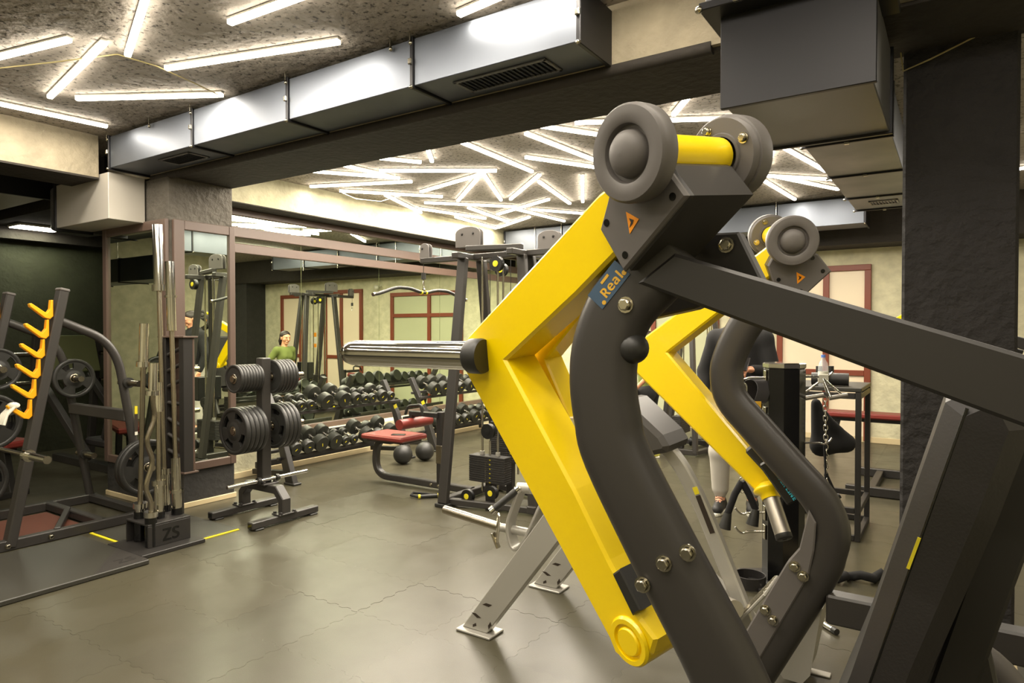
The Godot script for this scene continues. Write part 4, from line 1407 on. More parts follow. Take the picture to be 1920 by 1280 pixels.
func rack(z0: float, z1: float, label: String) -> void:
	var t := thing("dumbbell_rack", label, "dumbbell rack", V(-5.45, 0, (z0 + z1) / 2), "dumbbell racks")
	var m: Material = M.black_paint
	for z in [z0, z1]:
		var e := part(t, "end_frame", G.new().prism(Transform3D(Basis(), V(0, 0, z)), P([-5.14, 0.0, -5.26, 0.0, -5.42, 0.5, -5.62, 0.86, -5.56, 0.88, -5.34, 0.5]), -0.03, 0.03, 0.004), m)
		part(e, "rear_leg", G.new().bar(V(-5.24, 0.1, z), V(-5.78, 0.06, z), 0.05, 0.05), m)
		part(e, "foot", G.new().bx(-5.27, -5.12, 0, 0.02, z - 0.045, z + 0.045, 0.004), M.rubber)
		part(e, "decal", G.new().bar(V(-5.355, 0.56, z + 0.031), V(-5.375, 0.60, z + 0.031), 0.001, 0.05, 0.0), M.yellow_tag)
	for q in [[-5.335, 0.232], [-5.47, 0.285], [-5.385, 0.637], [-5.52, 0.69]]:
		part(t, "shelf_rail", G.new().bar(V(q[0], q[1], z0 + 0.06), V(q[0], q[1], z1 - 0.06), 0.035, 0.03, 0.004), m)
	for y in [0.12]:
		part(t, "rear_rail", G.new().bar(V(-5.75, y, z0), V(-5.75, y, z1), 0.04, 0.06, 0.004), m)
	part(t, "rear_rail", G.new().bar(V(-5.72, 0.36, z0), V(-5.72, 0.36, z1), 0.03, 0.04, 0.004), m)


func dumbbells() -> void:
	rack(-4.08, -5.68, "long black two-tier dumbbell rack beside the mirrored pillar")
	rack(-6.16, -7.85, "black two-tier dumbbell rack behind the cable station")
	var sizes := {"s": dumbbell_proto(0.05), "m": dumbbell_proto(0.066), "l": dumbbell_proto(0.082)}
	var words := {"s": "small", "m": "medium", "l": "large"}
	var rows := [
		["upper tier of the rack beside the mirrored pillar", -5.44, 0.735, [["s", -4.16], ["s", -4.30], ["s", -4.42], ["l", -4.60], ["l", -4.83], ["m", -5.02], ["s", -5.155], ["s", -5.27], ["m", -5.41], ["s", -5.56]]],
		["lower tier of the rack beside the mirrored pillar", -5.39, 0.325, [["m", -4.19], ["m", -4.34], ["l", -4.49], ["l", -4.67], ["s", -4.83], ["s", -4.95], ["l", -5.12], ["m", -5.30], ["l", -5.48]]],
		["upper tier of the rack behind the cable station", -5.44, 0.735, [["l", -6.30], ["l", -6.48], ["l", -6.66], ["m", -6.84], ["l", -7.02], ["m", -7.20], ["m", -7.36], ["m", -7.52], ["s", -7.68]]],
		["lower tier of the rack behind the cable station", -5.39, 0.325, [["l", -6.32], ["l", -6.52], ["m", -6.72], ["m", -6.88], ["l", -7.06], ["m", -7.26], ["m", -7.44], ["s", -7.62]]],
	]
	for r in rows:
		for e in r[3]:
			var pr: Array = sizes[e[0]]
			# front end lower: it rests on the sloping rails
			var o := thing("dumbbell", "%s round black rubber dumbbell on the %s" % [words[e[0]], r[0]], "dumbbell", V(r[1], r[2] + pr[3] - 0.042, e[1]), "dumbbells on the " + r[0])
			o.rotation = Vector3(rng.randf_range(0, 6.2), 0, 0)
			o.transform.basis = Basis(Vector3(0, 0, 1), -0.345) * o.transform.basis
			for h in pr[0]:
				var hp := lpart(o, "head", h, M.rubber_dumbbell)
			lpart(o, "handle", pr[1], M.chrome)
			lpart(o, "mark", pr[2], M.yellow_tag)


func plate_meshes(R: float, th: float, slots: bool) -> Array:
	# a rubber plate facing +z: [body, hub]
	var g := G.new()
	var q := Transform3D(Basis(Vector3.RIGHT, Vector3(0, 0, 1), Vector3(0, -1, 0)), Vector3.ZERO)
	var h := th / 2
	# rim
	g.lathe(q, [Vector2(R * 0.84, h * 0.75), Vector2(R * 0.87, h), Vector2(R * 0.97, h), Vector2(R, h * 0.75), Vector2(R, -h * 0.75), Vector2(R * 0.97, -h), Vector2(R * 0.87, -h), Vector2(R * 0.84, -h * 0.75)], 40, 0.5)
	# hub disc
	g.lathe(q, [Vector2(0.027, -h), Vector2(R * 0.3, -h), Vector2(R * 0.36, -h * 0.6), Vector2(R * 0.44, -h * 0.6)], 40, 0.6)
	g.lathe(q, [Vector2(R * 0.44, h * 0.6), Vector2(R * 0.36, h * 0.6), Vector2(R * 0.3, h), Vector2(0.027, h)], 40, 0.6)
	var n := 48
	for k in n:
		var a0 := TAU * k / n
		var a1 := TAU * (k + 1) / n
		var ph := fposmod(a0 + PI / n + PI / 4, PI / 2) - PI / 4
		var open := slots and absf(ph) < 0.36
		var rings := [[R * 0.44, R * 0.52], [R * 0.52, R * 0.78], [R * 0.78, R * 0.87]]
		for i in 3:
			if i == 1 and open:
				# walls of the grip opening
				var edge0 := absf(fposmod(a0 - PI / n + PI / 4, PI / 2) - PI / 4) >= 0.36
				var edge1 := absf(fposmod(a1 + PI / n + PI / 4, PI / 2) - PI / 4) >= 0.36
				for w in [[edge0, a0], [edge1, a1]]:
					if w[0]:
						var d := V(cos(w[1]), sin(w[1]), 0)
						var zz := V(0, 0, h * 0.6)
						var tn := V(-sin(w[1]), cos(w[1]), 0)
						g.quad(d * rings[1][0] - zz, d * rings[1][1] - zz, d * rings[1][1] + zz, d * rings[1][0] + zz, tn)
				for rr in [rings[1][0], rings[1][1]]:
					var d0 := V(cos(a0), sin(a0), 0) * float(rr)
					var d1 := V(cos(a1), sin(a1), 0) * float(rr)
					var zz := V(0, 0, h * 0.6)
					g.quad(d0 - zz, d1 - zz, d1 + zz, d0 + zz, d0)
				continue
			for s in [-1.0, 1.0]:
				var z := V(0, 0, h * 0.6 * s)
				var c0 := V(cos(a0), sin(a0), 0)
				var c1 := V(cos(a1), sin(a1), 0)
				g.quad(c0 * rings[i][0] + z, c1 * rings[i][0] + z, c1 * rings[i][1] + z, c0 * rings[i][1] + z, z)
	var b := G.new()
	b.lathe(q, [Vector2(0.027, h + 0.001), Vector2(0.036, h + 0.001), Vector2(0.038, h - 0.002)], 24, 0.5)
	b.lathe(q, [Vector2(0.026, -h - 0.001), Vector2(0.026, h + 0.001)], 24, 0.5)
	b.lathe(q, [Vector2(0.038, -h + 0.002), Vector2(0.036, -h - 0.001), Vector2(0.027, -h - 0.001)], 24, 0.5)
	return [g.mesh(), b.mesh()]


func put_plate(pm: Array, at: Vector3, label: String, group: String, axis_x := false) -> void:
	var o := thing("weight_plate", label, "weight plate", at, group)
	var bs := Basis(Vector3(0, 0, 1), rng.randf_range(0, 6.28))
	if axis_x:
		bs = Basis(Vector3.UP, PI / 2) * bs
	o.transform.basis = bs
	lpart(o, "disc", pm[0], M.rubber)
	lpart(o, "hub_ring", pm[1], M.worn_chrome)


func plate_tree() -> void:
	var t := thing("plate_tree", "black weight plate tree on two floor feet next to the mirrored pillar", "plate tree", V(-4.48, 0, -3.25))
	var m: Material = M.charcoal_steel
	var side := Vector3(0, 0, 1)
	part(t, "post", G.new().bx(-4.52, -4.44, 0.27, 1.24, -3.29, -3.21, 0.006), m)
	part(t, "post_flange", G.new().bx(-4.57, -4.39, 0.262, 0.274, -3.32, -3.18, 0.003), m)
	for x in [-4.73, -4.235]:
		var f := part(t, "foot", G.new().bx(x - 0.032, x + 0.032, 0.012, 0.062, -3.55, -2.95, 0.005), m)
		part(f, "end_hole", G.new().bx(x - 0.022, x + 0.022, 0.022, 0.052, -2.952, -2.949), M.gloss_black)
		part(f, "rubber_pad", G.new().bx(x - 0.045, x + 0.045, 0.0, 0.012, -3.04, -2.97, 0.003), M.rubber)
		part(f, "rubber_pad", G.new().bx(x - 0.045, x + 0.045, 0.0, 0.012, -3.53, -3.46, 0.003), M.rubber)
		part(f, "foot_flange", G.new().bx(x - 0.05, x + 0.05, 0.062, 0.073, -3.33, -3.17, 0.003), m)
		bolts(f, [V(x - 0.035, 0.073, -3.31), V(x + 0.035, 0.073, -3.31), V(x - 0.035, 0.073, -3.19), V(x + 0.035, 0.073, -3.19)], Vector3.UP, M.black_paint, 0.013, 0.012)
	part(t, "arch", G.new().sweep([V(-4.73, 0.07, -3.25), V(-4.73, 0.165, -3.25), V(-4.66, 0.236, -3.25), V(-4.305, 0.236, -3.25), V(-4.235, 0.165, -3.25), V(-4.235, 0.07, -3.25)], rectp(0.06, 0.075, 0.006), side, false, false), m)
	bolts(t, [V(-4.545, 0.274, -3.30), V(-4.415, 0.274, -3.30), V(-4.545, 0.274, -3.20), V(-4.415, 0.274, -3.20)], Vector3.UP, M.black_paint, 0.013, 0.012)
	for y in [1.09, 0.70]:
		part(t, "peg", G.new().rod(V(-4.48, y, -2.975), V(-4.48, y, -3.62), 0.0245, 16), M.worn_chrome)
	part(t, "low_peg", G.new().rod(V(-4.43, 0.30, -2.90), V(-4.43, 0.30, -3.62), 0.014, 14), M.chrome)
	part(t, "peg_collar", G.new().rod(V(-4.43, 0.30, -3.18), V(-4.43, 0.30, -3.155), 0.026, 14), M.rubber)
	part(t, "peg_collar", G.new().rod(V(-4.43, 0.30, -3.345), V(-4.43, 0.30, -3.32), 0.026, 14), M.rubber)
	var small := plate_meshes(0.106, 0.024, false)
	var mid := plate_meshes(0.132, 0.027, false)
	var big := plate_meshes(0.178, 0.036, true)
	for i in 8:
		put_plate(small, V(-4.48, 1.09, -3.0 - i * 0.0252), "small black rubber weight plate on the upper peg of the plate tree", "small plates on the plate tree")
	for i in 6:
		put_plate(mid, V(-4.48, 1.09, -3.33 - i * 0.0285), "medium black rubber weight plate on the upper rear peg of the plate tree", "medium plates on the plate tree")
	for i in 5:
		put_plate(big, V(-4.48, 0.70, -3.0 - i * 0.0385), "large black grip plate on the lower peg of the plate tree", "large plates on the plate tree")
	for i in 4:
		put_plate(big, V(-4.48, 0.70, -3.34 - i * 0.0385), "large black grip plate on the lower rear peg of the plate tree", "large plates on the rear of the plate tree")


func bar_vertical(called: String, label: String, base: Vector3, top: Vector3, parts: Array, mid: Array) -> void:
	# parts: [height0, height1, radius, name] along the leaning line from base to top
	var t := thing(called, label, "barbell", base)
	for p in parts:
		var a := base.lerp(top, (p[0] - base.y) / (top.y - base.y))
		var b := base.lerp(top, (p[1] - base.y) / (top.y - base.y))
		part(t, p[3], G.new().rod(a, b, p[2], 20), M.chrome if p[3] != "shaft" else M.worn_chrome)
	if mid.size():
		var pts := []
		for q in mid:
			pts.append(base.lerp(top, (q[0] - base.y) / (top.y - base.y)) + V(0, 0, q[1]))
		part(t, "shaft", G.new().tube(rounded(pts, 0.06, 4), 0.016, 12), M.worn_chrome)


func barbell_stand() -> void:
	var t := thing("barbell_stand", "black steel floor stand with cut-out letters holding upright barbells", "barbell stand", V(-4.5, 0, -2.43))
	var m: Material = M.black_paint
	part(t, "base_plate", G.new().bx(-4.71, -4.27, 0.0, 0.026, -2.63, -2.2, 0.003), m)
	part(t, "top_plate", G.new().bx(-4.66, -4.375, 0.168, 0.18, -2.585, -2.295, 0.002), m)
	part(t, "rear_panel", G.new().bx(-4.66, -4.648, 0.026, 0.168, -2.585, -2.295, 0.002), m)
	var fp := part(t, "front_panel", G.new().bx(-4.387, -4.375, 0.026, 0.168, -2.585, -2.295, 0.002), m)
	letters(fp, "lettering", "ZS", 0.09, Transform3D(Basis(Vector3(0, 0, -1), Vector3.UP, Vector3.RIGHT), V(-4.3745, 0.092, -2.45)), M.gloss_black, 0.001)
	# sockets the bars stand in
	var bs := [V(-4.60, 0.19, -2.358), V(-4.41, 0.19, -2.332), V(-4.493, 0.19, -2.43), V(-4.629, 0.19, -2.553), V(-4.481, 0.19, -2.551)]
	for q in bs:
		part(t, "socket", G.new().rod(V(q.x, 0.03, q.z), V(q.x, 0.225, q.z), 0.037, 18), M.gloss_black)
	# peg tower behind the stand
	var tw := part(t, "peg_tower", G.new().bx(-4.86, -4.79, 0.44, 1.40, -2.72, -2.65, 0.003), M.black_paint)
	part(tw, "tower_side", G.new().bx(-4.62, -4.56, 0.44, 1.40, -2.72, -2.65, 0.003), M.black_paint)
	part(tw, "tower_back", G.new().bx(-4.86, -4.56, 0.44, 1.40, -2.735, -2.72, 0.003), M.brown_frame)
	part(tw, "tower_end", G.new().bx(-4.88, -4.54, 1.40, 1.412, -2.75, -2.64, 0.002), M.brown_frame)
	part(tw, "tower_end", G.new().bx(-4.88, -4.54, 0.43, 0.442, -2.75, -2.64, 0.002), M.brown_frame)
	for k in 7:
		var y := 0.58 + k * 0.115
		var dy := 0.06 if k > 3 else (-0.045 if k < 3 else 0.0)
		part(tw, "peg", G.new().rod(V(-4.80, y, -2.67), V(-4.61, y + dy, -2.67), 0.014, 10), M.charcoal_steel)
	part(t, "tower_post", G.new().bar(V(-4.70, 0.0, -2.70), V(-4.70, 0.44, -2.70), 0.04, 0.04), M.charcoal_steel)
	bar_vertical("olympic_barbell", "tallest chrome barbell standing in the lettered stand, its bright sleeve on top", bs[3], V(-4.71, 2.20, -2.553), [[0.19, 0.44, 0.031, "sleeve"], [0.44, 0.48, 0.044, "collar"], [0.48, 1.74, 0.0165, "shaft"], [1.73, 1.775, 0.046, "collar"], [1.775, 2.20, 0.034, "sleeve"]], [])
	bar_vertical("chrome_barbell", "chrome barbell with long thick sleeves standing before the pillar mirror", bs[4], V(-4.55, 1.93, -2.551), [[0.19, 0.57, 0.031, "sleeve"], [0.33, 0.35, 0.044, "collar"], [0.57, 1.45, 0.016, "shaft"], [1.45, 1.93, 0.031, "sleeve"], [1.68, 1.695, 0.04, "collar"]], [])
	bar_vertical("straight_bar", "straight chrome barbell standing beside the squat rack", bs[0], V(-4.52, 1.50, -2.358), [[0.19, 0.25, 0.029, "sleeve"], [0.25, 0.285, 0.044, "collar"], [0.285, 1.23, 0.016, "shaft"], [1.21, 1.245, 0.044, "collar"], [1.245, 1.50, 0.03, "sleeve"]], [])
	bar_vertical("curl_bar", "zigzag chrome curl bar standing in the lettered stand", bs[1], V(-4.36, 1.24, -2.332), [[0.19, 0.225, 0.029, "sleeve"], [0.225, 0.26, 0.044, "collar"], [1.03, 1.06, 0.044, "collar"], [1.06, 1.24, 0.029, "sleeve"]], [[0.25, 0.0], [0.33, 0.0], [0.42, 0.045], [0.60, -0.012], [0.73, 0.045], [0.88, -0.02], [0.97, 0.0], [1.04, 0.0]])
	bar_vertical("short_barbell", "short chrome bar standing between the taller barbells", bs[2], V(-4.52, 1.10, -2.45), [[0.19, 0.43, 0.031, "sleeve"], [0.40, 0.435, 0.044, "collar"], [0.435, 0.9, 0.016, "shaft"], [0.9, 1.10, 0.028, "sleeve"]], [])


func squat_rack() -> void:
	var t := thing("squat_rack", "charcoal squat rack with bright orange-yellow bar hooks", "squat rack", V(-5.65, 0, -2.25))
	var m: Material = M.charcoal_steel
	var sx := Vector3(1, 0, 0)
	for x in [-5.2, -6.1]:
		var post := part(t, "post", G.new().bar(V(x, 0.02, -1.815), V(x, 1.73, -2.15), 0.06, 0.085, 0.008, sx), m)
		part(post, "post_cap", G.new().bar(V(x, 1.725, -2.149), V(x, 1.745, -2.153), 0.064, 0.09, 0.006, sx), M.grey_cover)
		part(t, "arch", G.new().sweep(rounded([V(x, 1.515, -2.14), V(x, 1.36, -2.50), V(x, 0.02, -2.72)], 0.24, 10), ovalp(0.062, 0.055), sx, true), m)
		part(t, "base_rail", G.new().bar(V(x, 0.035, -1.74), V(x, 0.035, -2.76), 0.06, 0.07, 0.006), m)
		for k in 6:
			var y := 1.60 - k * 0.135
			var z := -2.15 + (1.73 - y) * 0.196 + 0.045
			# hook: root plate on the post and a prong rising forward
			var pl := P([0.0, 0.062, 0.014, 0.062, 0.02, 0.0, 0.04, -0.03, 0.13, 0.036, 0.142, 0.03, 0.138, 0.012, 0.05, -0.062, 0.02, -0.07, 0.0, -0.05])
			var ht := Transform3D(Basis(Vector3(0, 0, 1), Vector3.UP, Vector3(-1, 0, 0)), V(x, y, z - 0.005))
			part(t, "bar_hook", G.new().prism(ht, pl, -0.02, 0.02, 0.004), M.orange_paint)
	part(t, "cross_beam", G.new().bar(V(-6.1, 0.81, -2.585), V(-5.2, 0.81, -2.585), 0.06, 0.085, 0.006), m)
	part(t, "cross_rail", G.new().bar(V(-6.1, 0.04, -2.4), V(-5.2, 0.04, -2.4), 0.06, 0.06, 0.006), m)
	part(t, "cross_rail", G.new().bar(V(-6.1, 0.04, -2.72), V(-5.2, 0.04, -2.72), 0.06, 0.06, 0.006), m)
	part(t, "brace", G.new().bar(V(-5.75, 0.06, -2.4), V(-5.2, 0.06, -2.1), 0.04, 0.04, 0.004), m)
	var lab := part(t, "decal", G.new().bx(-5.168, -5.166, 0.66, 0.88, -2.64, -2.615), M.dark_print)
	part(lab, "decal_head", G.new().bx(-5.1665, -5.1655, 0.82, 0.88, -2.638, -2.617), M.yellow_tag)
	part(lab, "decal_foot", G.new().bx(-5.1665, -5.1655, 0.66, 0.685, -2.638, -2.617), M.white_print)
	# pegs for plates on both sides
	for q in [[-5.2, 1.06, -2.57], [-5.2, 0.42, -2.66], [-6.1, 1.06, -2.57], [-6.1, 0.42, -2.66], [-6.1, 1.16, -2.04], [-6.1, 0.775, -1.96], [-6.1, 0.34, -1.88]]:
		var s := 1.0 if q[0] > -5.6 else 1.0
		var pg := part(t, "peg", G.new().rod(V(q[0] - 0.08, q[1], q[2]), V(q[0] + 0.2, q[1], q[2]), 0.0235, 14), M.worn_chrome)
		part(pg, "peg_collar", G.new().rod(V(q[0] + 0.03, q[1], q[2]), V(q[0] + 0.055, q[1], q[2]), 0.04, 16), M.rubber)
	bolts(t, [V(-5.168, 0.035, -1.8), V(-5.168, 0.035, -2.05)], sx, M.bolt_steel, 0.014, 0.012)
	var big := plate_meshes(0.21, 0.042, true)
	var mid := plate_meshes(0.16, 0.034, true)
	for e in [[mid, -6.02, 1.16, -2.04, 1], [big, -6.02, 0.775, -1.96, 3], [big, -6.02, 0.34, -1.88, 2]]:
		for i in e[4]:
			put_plate(e[0], V(e[1] + i * 0.043, e[2], e[3]), "black grip plate stored on the squat rack post beside the bar hooks", "plates stored on the squat rack", true)
	for i in 2:
		put_plate(big, V(-5.12 + i * 0.044, 0.42, -2.66), "black grip plate stored low on the rear leg of the squat rack", "plates on the rear leg of the squat rack", true)
	put_plate(mid, V(-6.03, 1.06, -2.57), "black grip plate on the rear leg of the squat rack near the olive wall", "plates on the rear leg of the squat rack", true)
	# barbell lying in the low hooks
	var b := thing("racked_barbell", "chrome barbell resting across the lower hooks of the squat rack", "barbell", V(-5.65, 0.65, -1.87))
	part(b, "shaft", G.new().rod(V(-6.35, 0.64, -1.86), V(-5.0, 0.64, -1.86), 0.014, 14), M.worn_chrome)
	for s in [-1, 1]:
		var xc: float = -5.65 + s * 0.62
		part(b, "sleeve", G.new().rod(V(xc, 0.64, -1.86), V(xc + s * 0.3, 0.64, -1.86), 0.025, 20), M.chrome)
		part(b, "collar", G.new().rod(V(xc, 0.64, -1.86), V(xc + s * 0.04, 0.64, -1.86), 0.04, 20), M.chrome)
	# gloves hung on a hook
	var gl := thing("workout_gloves", "white workout gloves hanging from a low rack hook", "gloves", V(-5.2, 0.93, -1.83))
	for k in 5:
		part(gl, "finger", G.new().tube([V(-5.2 + k * 0.017 - 0.03, 0.95, -1.845), V(-5.2 + k * 0.02 - 0.04, 0.90, -1.80), V(-5.2 + k * 0.022 - 0.045, 0.835, -1.78)], 0.0095, 7), M.white_print)
	part(gl, "palm", G.new().ball(V(-5.2, 0.955, -1.85), V(0.05, 0.022, 0.035), 12, 6), M.white_print)
	# lifting platform mats
	var pm := thing("platform_mat", "thick dark rubber lifting mat with embossed corner before the squat rack", "floor mat", V(-4.6, 0, -1.5))
	part(pm, "slab", G.new().bx(-5.05, -4.16, 0.0, 0.03, -2.19, -0.6, 0.005), M.mat_rubber)
	var tri := G.new().prism(Transform3D(Basis(Vector3.RIGHT, Vector3(0, 0, -1), Vector3.UP), Vector3.ZERO), P([-4.165, 2.185, -4.55, 2.185, -4.165, 1.87]), 0.03, 0.0315)
	var cp := part(pm, "corner_plate", tri, M.charcoal_steel)
	letters(cp, "lettering", "ZS", 0.085, Transform3D(Basis(Vector3(0, 0, -1), Vector3(-1, 0, 0), Vector3.UP), V(-4.27, 0.0318, -2.1)), M.black_paint, 0.001)
	var rm := thing("red_mat", "brick-red rubber mat with yellow border under the squat rack", "floor mat", V(-5.6, 0, -2.2))
	part(rm, "slab", G.new().bx(-6.0, -5.3, 0.0, 0.012, -2.35, -1.4, 0.003), M.mat_red)
	var lm := thing("lined_mat", "thin grey mat edged with a yellow line behind the lettered stand", "floor mat", V(-4.85, 0, -2.55))
	part(lm, "slab", G.new().bx(-5.12, -4.35, 0.0, 0.012, -2.93, -2.30, 0.003), M.mat_rubber)
	var yl := G.new().bx(-4.352, -4.33, 0.0, 0.006, -2.93, -2.29)
	yl.bx(-5.14, -4.33, 0.0, 0.006, -2.302, -2.28)
	part(lm, "yellow_line", yl, M.yellow_tag)


func chain(t: Node, a: Vector3, b: Vector3, n: int, r: float) -> void:
	for i in n:
		var c := a.lerp(b, (i + 0.5) / n)
		var d := (b - a).normalized()
		var u := d.cross(Vector3(0.3, 0.1, 0.9)).normalized()
		if i % 2:
			u = d.cross(u).normalized()
		var pts := []
		var hl := a.distance_to(b) / n * 0.68
		for k in 13:
			var an := TAU * k / 12
			pts.append(c + d * sin(an) * hl + u * cos(an) * r * 1.6)
		part(t, "link", G.new().tube(pts, r * 0.42, 6, false), M.chrome)


func accessories() -> void:
	var R := Vector3(0.833, 0, -0.553)
	var Fw := Vector3(-0.553, 0, -0.833)
	var c := V(-0.815, 0, -4.06)
	var t := thing("accessory_tower", "tall black octagonal accessory tower with chrome rim and chrome hooks", "accessory stand", c)
	var o8 := []
	for k in 8:
		var a := TAU * (k + 0.5) / 8
		o8.append(Vector2(cos(a), sin(a)) * 0.114)
	var up := Transform3D(Basis(R, Fw, Vector3.UP), c)
	part(t, "column", G.new().prism(up, o8, 0.02, 1.235, 0.006), M.gloss_black)
	var o9 := []
	for q in o8:
		o9.append(q * 1.02)
	part(t, "chrome_rim", G.new().prism(up, o9, 1.235, 1.268, 0.006), M.chrome)
	part(t, "base", G.new().prism(up, [Vector2(-0.2, -0.17), Vector2(0.2, -0.17), Vector2(0.2, 0.17), Vector2(-0.2, 0.17)], 0.0, 0.022, 0.005), M.black_paint)
	for e in [[1, 1.185, 0.0], [1, 0.805, 0.0], [-1, 1.18, 0.0], [-1, 0.97, 0.0], [-1, 0.29, 0.0], [-1, 0.40, 0.0], [1, 0.44, 0.0]]:
		var s: float = e[0]
		var p := c + V(0, e[1], 0)
		var hk := part(t, "hook", G.new().tube(rounded([p + R * s * 0.105, p + R * s * 0.21, p + R * s * 0.235 - V(0, 0.012, 0), p + R * s * 0.262 + V(0, 0.006, 0), p + R * s * 0.278 + V(0, 0.028, 0)], 0.02, 4), 0.006, 8), M.chrome)
		part(hk, "hook_plate", G.new().box(Transform3D(Basis(R, Vector3.UP, -Fw), p + R * s * 0.11), V(0.006, 0.085, 0.035), 0.002), M.bolt_steel)
	# triangle row handle with two grips
	var h := thing("row_attachment", "chrome V-shaped row handle with two grips hanging from the accessory tower", "cable handle", c + R * 0.21 + V(0, 1.0, 0))
	var ap := c + R * 0.225 + V(0, 1.175, 0)
	for e in [[-0.10, 0.03, 1.085], [0.02, -0.05, 1.075], [0.05, 0.06, 1.085], [0.10, -0.04, 1.075]]:
		part(h, "strut", G.new().tube([ap, c + R * (0.225 + e[0]) + Fw * e[1] + V(0, e[2], 0)], 0.007, 8), M.chrome)
	for e in [[-0.115, 0.055, -0.02, -0.03], [0.02, -0.06, 0.115, 0.03]]:
		part(h, "grip", G.new().rod(c + R * (0.225 + e[0]) - Fw * 0.03 + V(0, 1.065, 0), c + R * (0.225 + e[2]) - Fw * 0.05 + V(0, 1.085, 0), 0.013, 14), M.brushed_alloy)
	part(h, "joint_plate", G.new().box(Transform3D(Basis(R, Vector3.UP, -Fw), ap), V(0.06, 0.05, 0.012), 0.004), M.white_print)
	var ch := thing("steel_chain", "steel chain with snap hooks hanging down from the accessory tower", "chain", c + R * 0.24 + V(0, 0.5, 0))
	chain(ch, c + R * 0.235 + V(0, 1.07, 0), c + R * 0.25 + V(0, 0.52, 0), 20, 0.007)
	var st := thing("strap_handle", "black nylon strap handle hanging below the lower tower hook", "strap", c + R * 0.23 + V(0, 0.45, 0))
	var sp := c + R * 0.235 + V(0, 0.79, 0)
	part(st, "strap", G.new().tube([sp, sp + R * 0.01 - V(0, 0.18, 0), sp - R * 0.05 - V(0, 0.33, 0)], 0.008, 6).tube([sp + R * 0.01 - V(0, 0.16, 0), sp + R * 0.075 - V(0, 0.3, 0)], 0.008, 6), M.black_cloth)
	part(st, "grip", G.new().rod(sp - R * 0.02 - V(0, 0.36, 0), sp + R * 0.09 - V(0, 0.29, 0), 0.015, 12), M.rubber)
	# dip belt pouch
	var bag := thing("dip_belt", "black cloth dip belt pouch slung behind the accessory tower", "belt", c + R * 0.33 + V(0, 0.72, 0))
	var fd := Field.new(c + V(-0.3, 0.6, -0.75), c + V(0.75, 1.2, 0.3), 0.016)
	var b0 := c + Fw * 0.12
	fd.cap(b0 + R * 0.24 + V(0, 1.02, 0), b0 + R * 0.27 + V(0, 0.78, 0), 0.03, 0.055, 0.04)
	fd.cap(b0 + R * 0.27 + V(0, 0.76, 0), b0 + R * 0.42 + V(0, 0.775, 0), 0.055, 0.04, 0.04)
	fd.cap(b0 + R * 0.29 + V(0, 0.95, 0), b0 + R * 0.42 + V(0, 0.79, 0), 0.02, 0.045, 0.05)
	var bg := G.new()
	fd.net(bg)
	part(bag, "pouch", bg, M.black_cloth)
	# weight belt and handle on the other side
	var wb := thing("lifting_belt", "black leather lifting belt with brass buckle hanging on the tower", "belt", c - R * 0.17 + V(0, 1.05, 0))
	var lp := []
	for k in 17:
		var a := PI * k / 16
		lp.append(c - R * (0.16 + 0.0) + Fw * cos(a) * 0.05 + V(0, 1.04 + sin(a) * 0.13, 0) - R * 0.03 * sin(a * 2))
	part(wb, "strap", G.new().sweep(lp, rectp(0.006, 0.075, 0.002), R, false), M.black_vinyl)
	part(wb, "buckle", G.new().box(Transform3D(Basis(R, Vector3.UP, -Fw), c - R * 0.175 - Fw * 0.057 + V(0, 1.03, 0)), V(0.045, 0.04, 0.006), 0.002), M.gold_print)
	var sh := thing("stirrup_handle", "small chrome stirrup handle hanging beside the lifting belt", "cable handle", c - R * 0.25 + V(0, 1.05, 0))
	var s0 := c - R * 0.26 + V(0, 1.17, 0)
	part(sh, "bow", G.new().tube(rounded([s0 - V(0, 0.11, 0) - R * 0.045, s0 - V(0, 0.02, 0) - R * 0.045, s0 - V(0, 0.02, 0) + R * 0.045, s0 - V(0, 0.11, 0) + R * 0.045], 0.025, 4), 0.006, 8), M.chrome)
	part(sh, "grip", G.new().rod(s0 - V(0, 0.11, 0) - R * 0.045, s0 - V(0, 0.11, 0) + R * 0.045, 0.012, 12), M.rubber)
	# rope with rubber ends
	var rp := thing("rope_attachment", "black triceps rope with flared rubber ends hanging low on the tower", "cable handle", c - R * 0.2 + V(0, 0.33, 0))
	var r0 := c - R * 0.24 + V(0, 0.58, 0)
	for e in [[-0.08, 0.18], [0.08, 0.16]]:
		part(rp, "rope", G.new().tube([r0, r0 + R * e[0] * 0.5 - V(0, 0.07, 0), r0 + R * e[0] - V(0, e[1], 0)], 0.02, 10), M.black_cloth)
		var e0: Vector3 = r0 + R * e[0] - V(0, e[1], 0)
		part(rp, "end_knob", G.new().rod(e0, e0 - V(0, 0.09, 0) - R * 0.02, 0.022, 14, 0.036), M.rubber)
	chain(rp, r0 + V(0, 0.02, 0), r0 + V(0, -0.06, 0), 3, 0.008)
	# belts coiled on the floor
	for e in [[-0.16, -0.05, 0.085, "black fabric belt coiled on the floor at the foot of the tower"], [-0.06, -0.16, 0.05, "small black rubber band coiled on the floor before the tower"]]:
		var p: Vector3 = c + R * e[0] * 1.35 + Fw * e[1] * 1.3
		var bl := thing("coiled_belt", e[3], "belt", p)
		var ci := []
		for k in 25:
			var a := TAU * k / 24
			ci.append(p + V(cos(a) * e[2], 0.035, sin(a) * e[2]))
		part(bl, "band", G.new().sweep(ci, rectp(0.006, 0.068, 0.001), Vector3.UP), M.black_vinyl)
	var gl := thing("loose_strap", "crumpled black straps lying on the floor beside the tower", "strap", c + R * 0.33 + Fw * 0.05)
	var zz := []
	for k in 9:
		zz.append(c + R * (0.2 + k * 0.05) + Fw * (0.05 * sin(k * 1.9)) + V(0, 0.03 + 0.02 * cos(k * 2.3), 0))
	part(gl, "strap", G.new().tube(zz, 0.026, 8), M.black_cloth)
